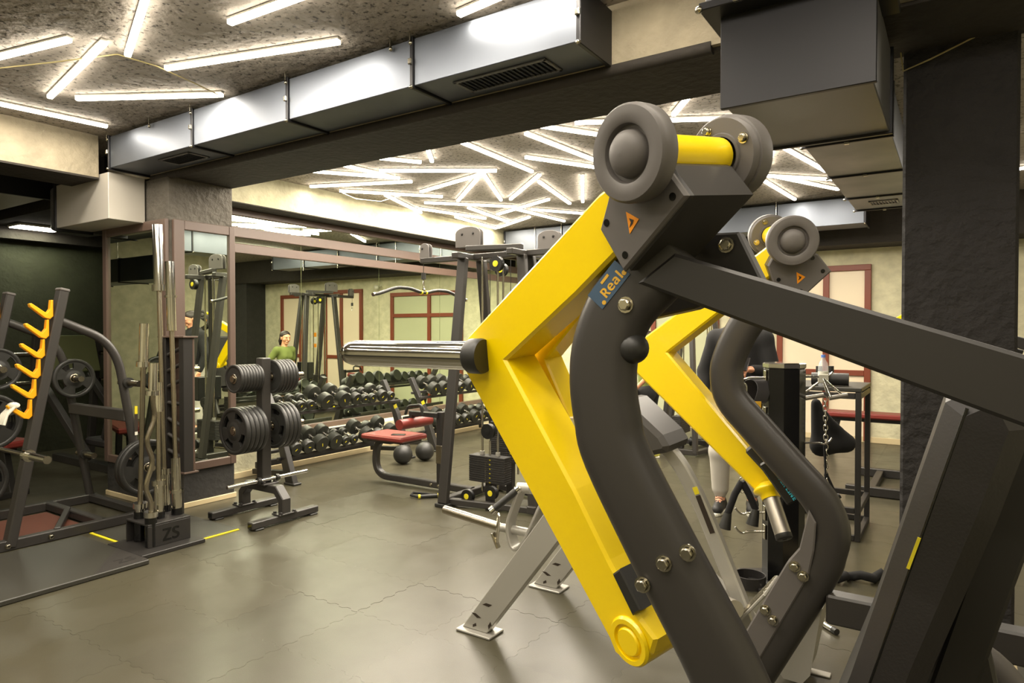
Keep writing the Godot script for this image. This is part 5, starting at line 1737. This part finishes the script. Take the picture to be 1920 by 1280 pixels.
	# high black table
	var tb := thing("steel_table", "high black steel-frame table with a rubber top beside the accessory tower", "table", V(-0.72, 0, -5.4))
	part(tb, "top", G.new().bx(-1.12, -0.525, 1.03, 1.058, -5.72, -5.1, 0.004), M.mat_rubber)
	for x in [-1.1, -0.545]:
		for z in [-5.12, -5.7]:
			part(tb, "leg", G.new().bx(x - 0.018, x + 0.018, 0, 1.03, z - 0.018, z + 0.018, 0.003), M.black_paint)
	for y in [1.0, 0.21, 0.022]:
		for z in [-5.12, -5.7]:
			part(tb, "rail", G.new().bx(-1.082, -0.563, y - 0.02, y + 0.02, z - 0.017, z + 0.017, 0.003), M.black_paint)
		for x in [-1.1, -0.545]:
			part(tb, "rail", G.new().bx(x - 0.017, x + 0.017, y - 0.02, y + 0.02, -5.68, -5.14, 0.003), M.black_paint)
	var fr := thing("foam_roller", "short black foam roller lying on the high black table", "foam roller", V(-0.72, 1.1, -5.25))
	part(fr, "roll", G.new().rod(V(-0.86, 1.105, -5.22), V(-0.62, 1.105, -5.24), 0.045, 20), M.rubber)
	for e in [[-0.83, -5.34], [-0.76, -5.4]]:
		var gp := thing("upright_grip", "black rubber push-up grip standing on the high black table", "grip", V(e[0], 1.058, e[1]), "push-up grips on the high table")
		part(gp, "handle", G.new().rod(V(e[0], 1.066, e[1]), V(e[0], 1.19, e[1]), 0.022, 16), M.rubber)
		part(gp, "base", G.new().rod(V(e[0], 1.058, e[1]), V(e[0], 1.068, e[1]), 0.04, 16), M.rubber)
	var bt := thing("water_bottle", "clear plastic water bottle with pale label on the high black table", "bottle", V(-0.78, 1.058, -5.17))
	var q := Transform3D(Basis(), V(-0.775, 1.058, -5.16))
	part(bt, "body", G.new().lathe(q, [Vector2(0, 0), Vector2(0.03, 0), Vector2(0.034, 0.01), Vector2(0.034, 0.13), Vector2(0.03, 0.16), Vector2(0.014, 0.19), Vector2(0.013, 0.205)], 24, 0.5), M.clear_plastic)
	part(bt, "label_band", G.new().lathe(q, [Vector2(0.0347, 0.045), Vector2(0.0347, 0.105)], 24), M.white_print)
	part(bt, "cap", G.new().lathe(q, [Vector2(0.0145, 0.203), Vector2(0.0145, 0.222), Vector2(0, 0.222)], 18), M.blue_cap)
	# cable grip on the floor by the cable station
	var hg := thing("single_grip", "black strap handle with yellow-ended grip lying on the floor by the cable station", "cable handle", V(-3.85, 0, -4.4))
	part(hg, "grip", G.new().rod(V(-3.84, 0.018, -4.34), V(-3.73, 0.018, -4.46), 0.016, 14), M.rubber)
	part(hg, "grip_end", G.new().rod(V(-3.848, 0.018, -4.331), V(-3.835, 0.018, -4.345), 0.019, 14).rod(V(-3.735, 0.018, -4.455), V(-3.722, 0.018, -4.469), 0.019, 14), M.yellow_tag)
	part(hg, "strap", G.new().tube([V(-3.845, 0.014, -4.335), V(-3.93, 0.02, -4.33), V(-3.95, 0.028, -4.38), V(-3.86, 0.02, -4.44), V(-3.73, 0.014, -4.465)], 0.011, 6), M.black_cloth)
	# phone on the red seat
	var ph := thing("phone", "black phone lying on the red seat of the cable station", "phone", V(-4.32, 0.475, -4.6))
	part(ph, "body", G.new().box(Transform3D(Basis(Vector3.UP, 0.5), V(-4.33, 0.4795, -4.6)), V(0.13, 0.008, 0.065), 0.003), M.gloss_black)
	# dark medicine balls under the seat
	for e in [[-5.0, -5.38], [-4.93, -5.66]]:
		var mb := thing("medicine_ball", "black rubber medicine ball on the floor behind the red seat", "ball", V(e[0], 0, e[1]), "medicine balls behind the red seat")
		part(mb, "shell", G.new().ball(V(e[0], 0.105, e[1]), V(0.105, 0.105, 0.105), 28, 16), M.rubber)


func bench(label: String, a: Vector3, l: float, w: float, yaw := 0.0) -> void:
	var t := thing("flat_bench", label, "bench", a)
	t.rotation.y = yaw
	lpart(t, "pad", G.new().bx(-l / 2, l / 2, 0.44, 0.50, -w / 2, w / 2, 0.015).mesh(), M.red_vinyl)
	lpart(t, "spine", G.new().bx(-l / 2 + 0.05, l / 2 - 0.1, 0.39, 0.44, -0.04, 0.04, 0.005).mesh(), M.black_paint)
	for s in [-1, 1]:
		lpart(t, "leg", G.new().bar(V(s * (l / 2 - 0.12), 0.02, 0), V(s * (l / 2 - 0.2), 0.4, 0), 0.06, 0.06, 0.005).mesh(), M.black_paint)
		lpart(t, "foot", G.new().bx(s * (l / 2 - 0.12) - 0.03, s * (l / 2 - 0.12) + 0.03, 0, 0.05, -w / 2, w / 2, 0.005).mesh(), M.black_paint)


func far_things() -> void:
	bench("flat bench with brick-red pad on black legs near the end wall", V(-0.8, 0, -8.75), 1.1, 0.3)
	# leg press in the side room
	var t := thing("leg_press", "black leg press with olive foot plate and chrome pegs in the side room", "gym machine", V(-8.1, 0, -3.4))
	part(t, "foot_plate", G.new().box(Transform3D(Basis(Vector3(0, 0, 1), 0.35), V(-8.05, 1.2, -3.42)), V(0.03, 0.42, 0.5), 0.006), M.olive_panel)
	part(t, "frame", G.new().bar(V(-8.3, 0.05, -3.7), V(-8.1, 1.4, -3.7), 0.07, 0.07).bar(V(-8.3, 0.05, -3.1), V(-8.1, 1.4, -3.1), 0.07, 0.07), M.charcoal_steel)
	part(t, "rail", G.new().bar(V(-8.2, 0.95, -3.65), V(-7.1, 0.2, -3.65), 0.06, 0.08).bar(V(-8.2, 0.95, -3.15), V(-7.1, 0.2, -3.15), 0.06, 0.08), M.charcoal_steel)
	part(t, "base_rail", G.new().bar(V(-8.4, 0.04, -3.4), V(-6.9, 0.04, -3.4), 0.1, 0.08), M.charcoal_steel)
	for y in [1.2, 0.9]:
		part(t, "peg", G.new().rod(V(-8.05, y, -3.1), V(-8.05, y, -2.8), 0.025, 14), M.worn_chrome)
		part(t, "peg", G.new().rod(V(-8.05, y, -3.7), V(-8.05, y, -4.0), 0.025, 14), M.worn_chrome)
	part(t, "seat", G.new().bx(-7.3, -6.9, 0.30, 0.38, -3.6, -3.2, 0.02), M.black_vinyl)
	part(t, "seat_back", G.new().bar(V(-6.95, 0.38, -3.4), V(-6.7, 0.95, -3.4), 0.4, 0.08, 0.02), M.black_vinyl)
	part(t, "seat_frame", G.new().bar(V(-7.1, 0.05, -3.4), V(-7.1, 0.31, -3.4), 0.08, 0.08), M.charcoal_steel)
	bench("flat bench with brick-red pad in the dim side room", V(-7.2, 0, -2.3), 1.0, 0.28, 0.3)


func person_man() -> void:
	var t := thing("person", "person in black hooded jacket, pale grey sweatpants and black sneakers looking down at a phone", "person", V(-1.44, 0, -5.4))
	var lo := V(-1.95, -0.02, -5.75)
	var hi := V(-0.95, 1.82, -4.98)
	var sh := [V(-1.60, 1.385, -5.40), V(-1.24, 1.385, -5.40)]
	var el := [V(-1.70, 1.12, -5.42), V(-1.16, 1.12, -5.37)]
	var wr := [V(-1.685, 0.885, -5.32), V(-1.27, 1.155, -5.20)]
	var hp := [V(-1.50, 0.90, -5.41), V(-1.35, 0.90, -5.42)]
	var kn := [V(-1.555, 0.49, -5.34), V(-1.335, 0.49, -5.42)]
	var an := [V(-1.56, 0.10, -5.38), V(-1.34, 0.10, -5.50)]
	var toe := [V(-1.545, 0.045, -5.24), V(-1.31, 0.045, -5.36)]
	# body
	var f := Field.new(lo, hi, 0.016)
	f.cap(V(-1.42, 0.95, -5.41), V(-1.42, 1.3, -5.40), 0.11, 0.12, 0.05, V(0.8, 1, 1.15))
	f.cap(V(-1.42, 1.38, -5.40), V(-1.42, 1.50, -5.38), 0.07, 0.052, 0.04)
	for k in 2:
		f.cap(sh[k], el[k], 0.047, 0.038, 0.03)
		f.cap(el[k], wr[k], 0.038, 0.027, 0.02)
		f.cap(hp[k], kn[k], 0.08, 0.055, 0.04)
		f.cap(kn[k], an[k], 0.052, 0.035, 0.03)
		f.cap(an[k], toe[k], 0.035, 0.03, 0.02)
	var g := G.new()
	f.net(g)
	head(g, V(-1.42, 1.60, -5.36), V(0.15, -0.35, 1.0), 1.0)
	hand(g, wr[0], V(0.05, -1, 0.15), V(1, 0, 0.2), V(0.3, 0, 1), 0.5, 1.0)
	hand(g, wr[1], V(-0.35, 0.1, 0.75), V(0.2, 0.95, 0), V(-1, 0.2, 0.1), 0.9, 1.0)
	part(t, "body", g, M.skin)
	var hr := G.new()
	hair(hr, V(-1.42, 1.60, -5.36), V(0.15, -0.35, 1.0), 1.0, false)
	part(t, "hair", hr, M.hair)
	# jacket
	f = Field.new(lo, hi, 0.014)
	f.cap(V(-1.42, 0.93, -5.41), V(-1.42, 1.12, -5.41), 0.135, 0.135, 0.04, V(0.78, 1, 1.1))
	f.cap(V(-1.42, 1.12, -5.41), V(-1.42, 1.34, -5.40), 0.14, 0.145, 0.05, V(0.75, 1, 1.12))
	f.cap(sh[0], sh[1], 0.075, 0.075, 0.05)
	f.cap(V(-1.50, 1.455, -5.43), V(-1.34, 1.455, -5.43), 0.05, 0.05, 0.03)
	f.cap(V(-1.42, 1.40, -5.42), V(-1.42, 1.47, -5.40), 0.09, 0.075, 0.03)
	for k in 2:
		f.cap(sh[k], el[k], 0.075, 0.062, 0.03)
		f.cap(el[k], wr[k].lerp(el[k], 0.08), 0.06, 0.042, 0.025)
	f.cap(V(-1.42, 0.86, -5.41), V(-1.42, 0.9, -5.41), 0.132, 0.132, 0.02, V(0.76, 1, 1.1))
	g = G.new()
	f.net(g)
	var jk := part(t, "jacket", g, M.black_cloth)
	part(jk, "zip", G.new().tube([V(-1.41, 1.42, -5.285), V(-1.42, 1.36, -5.265), V(-1.425, 1.30, -5.262)], 0.003, 6).bx(-1.43, -1.42, 1.275, 1.30, -5.264, -5.258), M.bolt_steel)
	# sweatpants
	f = Field.new(V(-1.75, 0.05, -5.7), V(-1.1, 1.1, -5.1), 0.014)
	f.cap(V(-1.47, 0.93, -5.41), V(-1.38, 0.93, -5.41), 0.115, 0.115, 0.03, V(0.85, 1, 1.05))
	for k in 2:
		f.cap(hp[k], kn[k], 0.102, 0.08, 0.03)
		f.cap(kn[k], an[k] + V(0, 0.09, 0), 0.082, 0.066, 0.03)
		f.cap(an[k] + V(0, 0.075, 0), an[k] + V(0, 0.04, 0), 0.056, 0.046, 0.015)
	g = G.new()
	f.net(g)
	part(t, "sweatpants", g, M.grey_cloth)
	for k in 2:
		shoe(t, an[k], toe[k], 0.0, M.shoe_black, M.white_print)
	var pt := Transform3D(Basis(Vector3(1, 0, 0), -0.9), wr[1] + V(-0.045, 0.045, 0.075))
	var ph := thing("held_phone", "dark phone held in the hand of the person in grey sweatpants", "phone", pt.origin)
	part(ph, "body", G.new().box(pt, V(0.07, 0.145, 0.008), 0.003), M.gloss_black)


func shoe(t: Node, an: Vector3, toe: Vector3, _k: float, upper: Material, sole: Material) -> void:
	var d := toe - an
	d.y = 0
	d = d.normalized()
	var f := Field.new(V(minf(an.x, toe.x) - 0.14, 0.0, minf(an.z, toe.z) - 0.14), V(maxf(an.x, toe.x) + 0.14, 0.2, maxf(an.z, toe.z) + 0.14), 0.009)
	var he := an - d * 0.035
	f.cap(V(he.x, 0.055, he.z), V(he.x, 0.085, he.z), 0.043, 0.041, 0.02)
	f.cap(V(he.x, 0.05, he.z), V(toe.x, 0.042, toe.z), 0.042, 0.04, 0.03, V(1, 1.1, 1))
	f.cap(V(an.x, 0.1, an.z), V(toe.x, 0.05, toe.z) - d * 0.02, 0.034, 0.03, 0.03)
	f.cut(V(0, 0.016, 0), Vector3.DOWN)
	var g := G.new()
	f.net(g)
	var s := part(t, "shoe", g, upper)
	var pl := G.new()
	var side := Vector3.UP.cross(d)
	var out := []
	for k in 20:
		var a := TAU * k / 20
		var m := he.lerp(toe, 0.5) + d * (cos(a) * (he.distance_to(toe) * 0.5 + 0.046)) + side * sin(a) * 0.047
		out.append(Vector2(m.x, -m.z))
	pl.prism(Transform3D(Basis(Vector3.RIGHT, Vector3(0, 0, -1), Vector3.UP), Vector3.ZERO), out, 0.0, 0.024, 0.004)
	part(s, "sole", pl, sole)
	var lc := G.new()
	for k in 4:
		var p := an.lerp(toe, 0.25 + k * 0.14)
		var y := 0.135 - k * 0.014
		lc.tube([V(p.x, y - 0.012, p.z) - side * 0.028, V(p.x, y - 0.002, p.z), V(p.x, y - 0.012, p.z) + side * 0.028], 0.003, 5)
	part(s, "laces", lc, upper)


func head(g: G, c: Vector3, look: Vector3, s: float) -> void:
	# head about 0.22 m tall, face turned towards look
	var z := look.normalized()
	var x := Vector3.UP.cross(z).normalized()
	var y := z.cross(x)
	var b := Basis(x, y, z)
	var f := Field.new(V(-0.13, -0.17, -0.15) * s, V(0.13, 0.16, 0.16) * s, 0.0065 * s)
	f.cap(V(0, 0.035, -0.02) * s, V(0, 0.03, 0.015) * s, 0.078 * s, 0.074 * s, 0.02)
	f.cap(V(0, -0.03, 0.025) * s, V(0, -0.078, 0.045) * s, 0.058 * s, 0.034 * s, 0.03)
	f.cap(V(0, -0.06, -0.01) * s, V(0, -0.15, -0.03) * s, 0.05 * s, 0.05 * s, 0.02)
	f.cap(V(0, 0.02, 0.085) * s, V(0, -0.022, 0.103) * s, 0.009 * s, 0.014 * s, 0.012)
	f.cap(V(-0.022, -0.052, 0.078) * s, V(0.022, -0.052, 0.078) * s, 0.009 * s, 0.009 * s, 0.008)
	f.cap(V(-0.035, 0.036, 0.078) * s, V(0.035, 0.036, 0.078) * s, 0.012 * s, 0.012 * s, 0.012)
	for k in [-1, 1]:
		f.cap(V(k * 0.078, 0.018, -0.012) * s, V(k * 0.08, -0.018, -0.006) * s, 0.014 * s, 0.01 * s, 0.008, V(1.6, 1, 1))
		f.cap(V(k * 0.04, -0.01, 0.055) * s, V(k * 0.045, -0.02, 0.05) * s, 0.02 * s, 0.02 * s, 0.02)
	var h := G.new()
	f.net(h)
	for i in h.v.size():
		g.v.append(c + b * h.v[i])
		g.n.append(b * h.n[i])


func hair(g: G, c: Vector3, look: Vector3, s: float, tail: bool) -> void:
	var z := look.normalized()
	var x := Vector3.UP.cross(z).normalized()
	var y := z.cross(x)
	var b := Basis(x, y, z)
	var f := Field.new(V(-0.15, -0.3, -0.24) * s, V(0.15, 0.17, 0.14) * s, 0.009 * s)
	f.cap(V(0, 0.05, -0.03) * s, V(0, 0.052, 0.002) * s, 0.083 * s, 0.08 * s, 0.02)
	f.cap(V(0, 0.0, -0.045) * s, V(0, 0.03, -0.04) * s, 0.068 * s, 0.075 * s, 0.02)
	if tail:
		f.cap(V(0, 0.05, -0.12) * s, V(0, -0.06, -0.145) * s, 0.03 * s, 0.034 * s, 0.02)
		f.cap(V(0, -0.06, -0.145) * s, V(0, -0.24, -0.12) * s, 0.034 * s, 0.014 * s, 0.02)
	f.cut(V(0, 0.045, 0.035) * s, V(0, -0.72, 0.7))
	var h := G.new()
	f.net(h)
	for i in h.v.size():
		g.v.append(c + b * h.v[i])
		g.n.append(b * h.n[i])


func hand(g: G, w: Vector3, dir: Vector3, up: Vector3, thumb: Vector3, curl: float, s: float) -> void:
	# palm and five fingers; dir: along the hand, up: back of the hand, thumb: towards the thumb's side
	var d := dir.normalized()
	var u := (up - d * up.dot(d)).normalized()
	var sd := d.cross(u)
	if sd.dot(thumb) < 0.0:
		sd = -sd
	var f := Field.new(w - Vector3.ONE * 0.17 * s, w + Vector3.ONE * 0.2 * s, 0.0065 * s)
	f.cap(w - d * 0.02 * s, w + d * 0.03 * s, 0.024 * s, 0.026 * s, 0.015)
	for k in 4:
		var o := sd * (0.03 - k * 0.02) * s
		var kn := w + d * (0.088 - 0.004 * absf(k - 1.3)) * s + o
		f.cap(w + d * 0.02 * s + o * 0.6, kn, 0.015 * s, 0.011 * s, 0.008)
		var ln: float = [0.040, 0.045, 0.042, 0.033][k] * s
		var d1 := (d * cos(curl * 0.8) - u * sin(curl * 0.8)).normalized()
		var d2 := (d * cos(curl * 1.7) - u * sin(curl * 1.7)).normalized()
		var d3 := (d * cos(curl * 2.3) - u * sin(curl * 2.3)).normalized()
		var a := kn + d1 * ln
		var b := a + d2 * ln * 0.65
		f.cap(kn, a, 0.0095 * s, 0.0088 * s, 0.003)
		f.cap(a, b, 0.0088 * s, 0.008 * s, 0.003)
		f.cap(b, b + d3 * ln * 0.5, 0.008 * s, 0.007 * s, 0.003)
	var t0 := w + d * 0.025 * s + sd * 0.022 * s
	var t1 := t0 + (d * 0.6 + sd * 0.75 - u * 0.2).normalized() * 0.042 * s
	var t2 := t1 + (d * 0.9 + sd * 0.25 - u * 0.35).normalized() * 0.034 * s
	f.cap(t0, t1, 0.014 * s, 0.0105 * s, 0.008)
	f.cap(t1, t2, 0.0105 * s, 0.0085 * s, 0.003)
	f.net(g)


func person_woman() -> void:
	# stands by the far cable station, facing the long mirror
	var c := V(-2.9, 0, -7.15)
	var t := thing("person", "person with dark ponytail in olive green t-shirt and black shorts, seen in the long mirror", "person", c)
	var lo := c + V(-0.4, -0.02, -0.5)
	var hi := c + V(0.4, 1.5, 0.5)
	var sh := [c + V(0, 1.13, 0.15), c + V(0, 1.13, -0.15)]
	var el := [c + V(0.09, 0.93, 0.25), c + V(0.05, 0.90, -0.21)]
	var wr := [c + V(-0.06, 0.80, 0.20), c + V(-0.09, 0.74, -0.17)]
	var hp := [c + V(0.01, 0.74, 0.075), c + V(0.01, 0.74, -0.075)]
	var kn := [c + V(-0.02, 0.40, 0.09), c + V(-0.02, 0.40, -0.09)]
	var an := [c + V(0.03, 0.085, 0.10), c + V(0.03, 0.085, -0.10)]
	var toe := [c + V(-0.10, 0.045, 0.12), c + V(-0.10, 0.045, -0.12)]
	var f := Field.new(lo, hi, 0.014)
	f.cap(c + V(0, 0.78, 0), c + V(0, 1.07, 0), 0.09, 0.09, 0.05, V(1.15, 1, 0.85))
	f.cap(c + V(0, 1.12, 0), c + V(-0.015, 1.24, 0), 0.055, 0.038, 0.03)
	for k in 2:
		f.cap(sh[k], el[k], 0.037, 0.03, 0.03)
		f.cap(el[k], wr[k], 0.03, 0.021, 0.02)
		f.cap(hp[k], kn[k], 0.075, 0.048, 0.03)
		f.cap(kn[k], an[k], 0.046, 0.03, 0.03)
		f.cap(an[k], toe[k], 0.032, 0.026, 0.02)
	var g := G.new()
	f.net(g)
	head(g, c + V(-0.03, 1.325, 0), V(-1, -0.1, 0.1), 0.93)
	hand(g, wr[0], V(-0.5, -0.5, -0.6), V(-0.3, 0.5, 0.6), V(-1, 0, 0), 0.6, 0.85)
	hand(g, wr[1], V(-0.3, -1, 0.1), V(0, 0, -1), V(-1, 0, 0), 0.5, 0.85)
	part(t, "body", g, M.skin)
	g = G.new()
	hair(g, c + V(-0.03, 1.325, 0), V(-1, -0.1, 0.1), 0.95, true)
	part(t, "hair", g, M.hair)
	var ey := G.new()
	for s in [-1, 1]:
		ey.ball(c + V(-0.105, 1.332, s * 0.03), V(0.008, 0.007, 0.012), 8, 5)
		ey.bar(c + V(-0.112, 1.354, s * 0.015), c + V(-0.103, 1.356, s * 0.046), 0.006, 0.006, 0.001)
	part(t, "eyes_and_brows", ey, M.hair)
	part(t, "lips", G.new().ball(c + V(-0.112, 1.272, 0), V(0.006, 0.006, 0.02), 10, 5), M.red_vinyl)
	f = Field.new(lo, hi, 0.014)
	f.cap(c + V(0, 0.80, 0), c + V(0, 0.93, 0), 0.11, 0.1, 0.04, V(1.1, 1, 0.8))
	f.cap(c + V(0, 0.93, 0), c + V(-0.01, 1.08, 0), 0.1, 0.112, 0.04, V(1.1, 1, 0.8))
	f.cap(sh[0], sh[1], 0.055, 0.055, 0.04)
	for k in 2:
		f.cap(sh[k], sh[k].lerp(el[k], 0.62), 0.058, 0.056, 0.03)
		f.cap(c + V(-0.075, 1.02, 0.05 - k * 0.1), c + V(-0.07, 1.03, 0.055 - k * 0.11), 0.05, 0.05, 0.04)
	g = G.new()
	f.net(g)
	part(t, "t_shirt", g, M.green_cloth)
	f = Field.new(lo, hi, 0.014)
	f.cap(c + V(0.01, 0.76, 0.04), c + V(0.01, 0.76, -0.04), 0.108, 0.108, 0.03, V(1.05, 1, 0.9))
	for k in 2:
		f.cap(hp[k], hp[k].lerp(kn[k], 0.55), 0.095, 0.08, 0.03)
	g = G.new()
	f.net(g)
	part(t, "shorts", g, M.black_cloth)
	for k in 2:
		shoe(t, an[k], toe[k], 0.0, M.shoe_yellow, M.white_print)


func cables() -> void:
	var t := thing("light_wire", "thin yellowish wire looping between the LED tubes before the long duct", "wire", V(-4.2, 2.99, -1.95))
	part(t, "wire", G.new().tube([V(-4.95, 2.992, -1.52), V(-4.3, 2.985, -1.75), V(-3.9, 2.99, -1.9), V(-3.86, 2.98, -2.1), V(-3.95, 2.985, -2.4), V(-3.98, 2.97, -2.6)], 0.004, 6), M.cable_yellow)
	t = thing("light_wire", "thin white wire loop hanging from the LED tubes near the mirror beam", "wire", V(-5.3, 2.95, -5.2))
	part(t, "wire", G.new().tube([V(-5.61, 2.97, -5.04), V(-5.5, 2.90, -5.18), V(-5.32, 2.885, -5.38), V(-5.2, 2.95, -5.52), V(-5.15, 2.975, -5.58)], 0.0035, 6), M.led_housing)
	t = thing("pillar_wire", "thin wire running across the top of the black pillar", "wire", V(0.0, 2.6, -3.44))
	part(t, "wire", G.new().tube([V(-0.215, 2.72, -3.44), V(-0.2, 2.60, -3.436), V(-0.1, 2.63, -3.437), V(0.05, 2.685, -3.437), V(0.2, 2.735, -3.437), V(0.25, 2.70, -3.435)], 0.004, 6), M.cable_yellow)
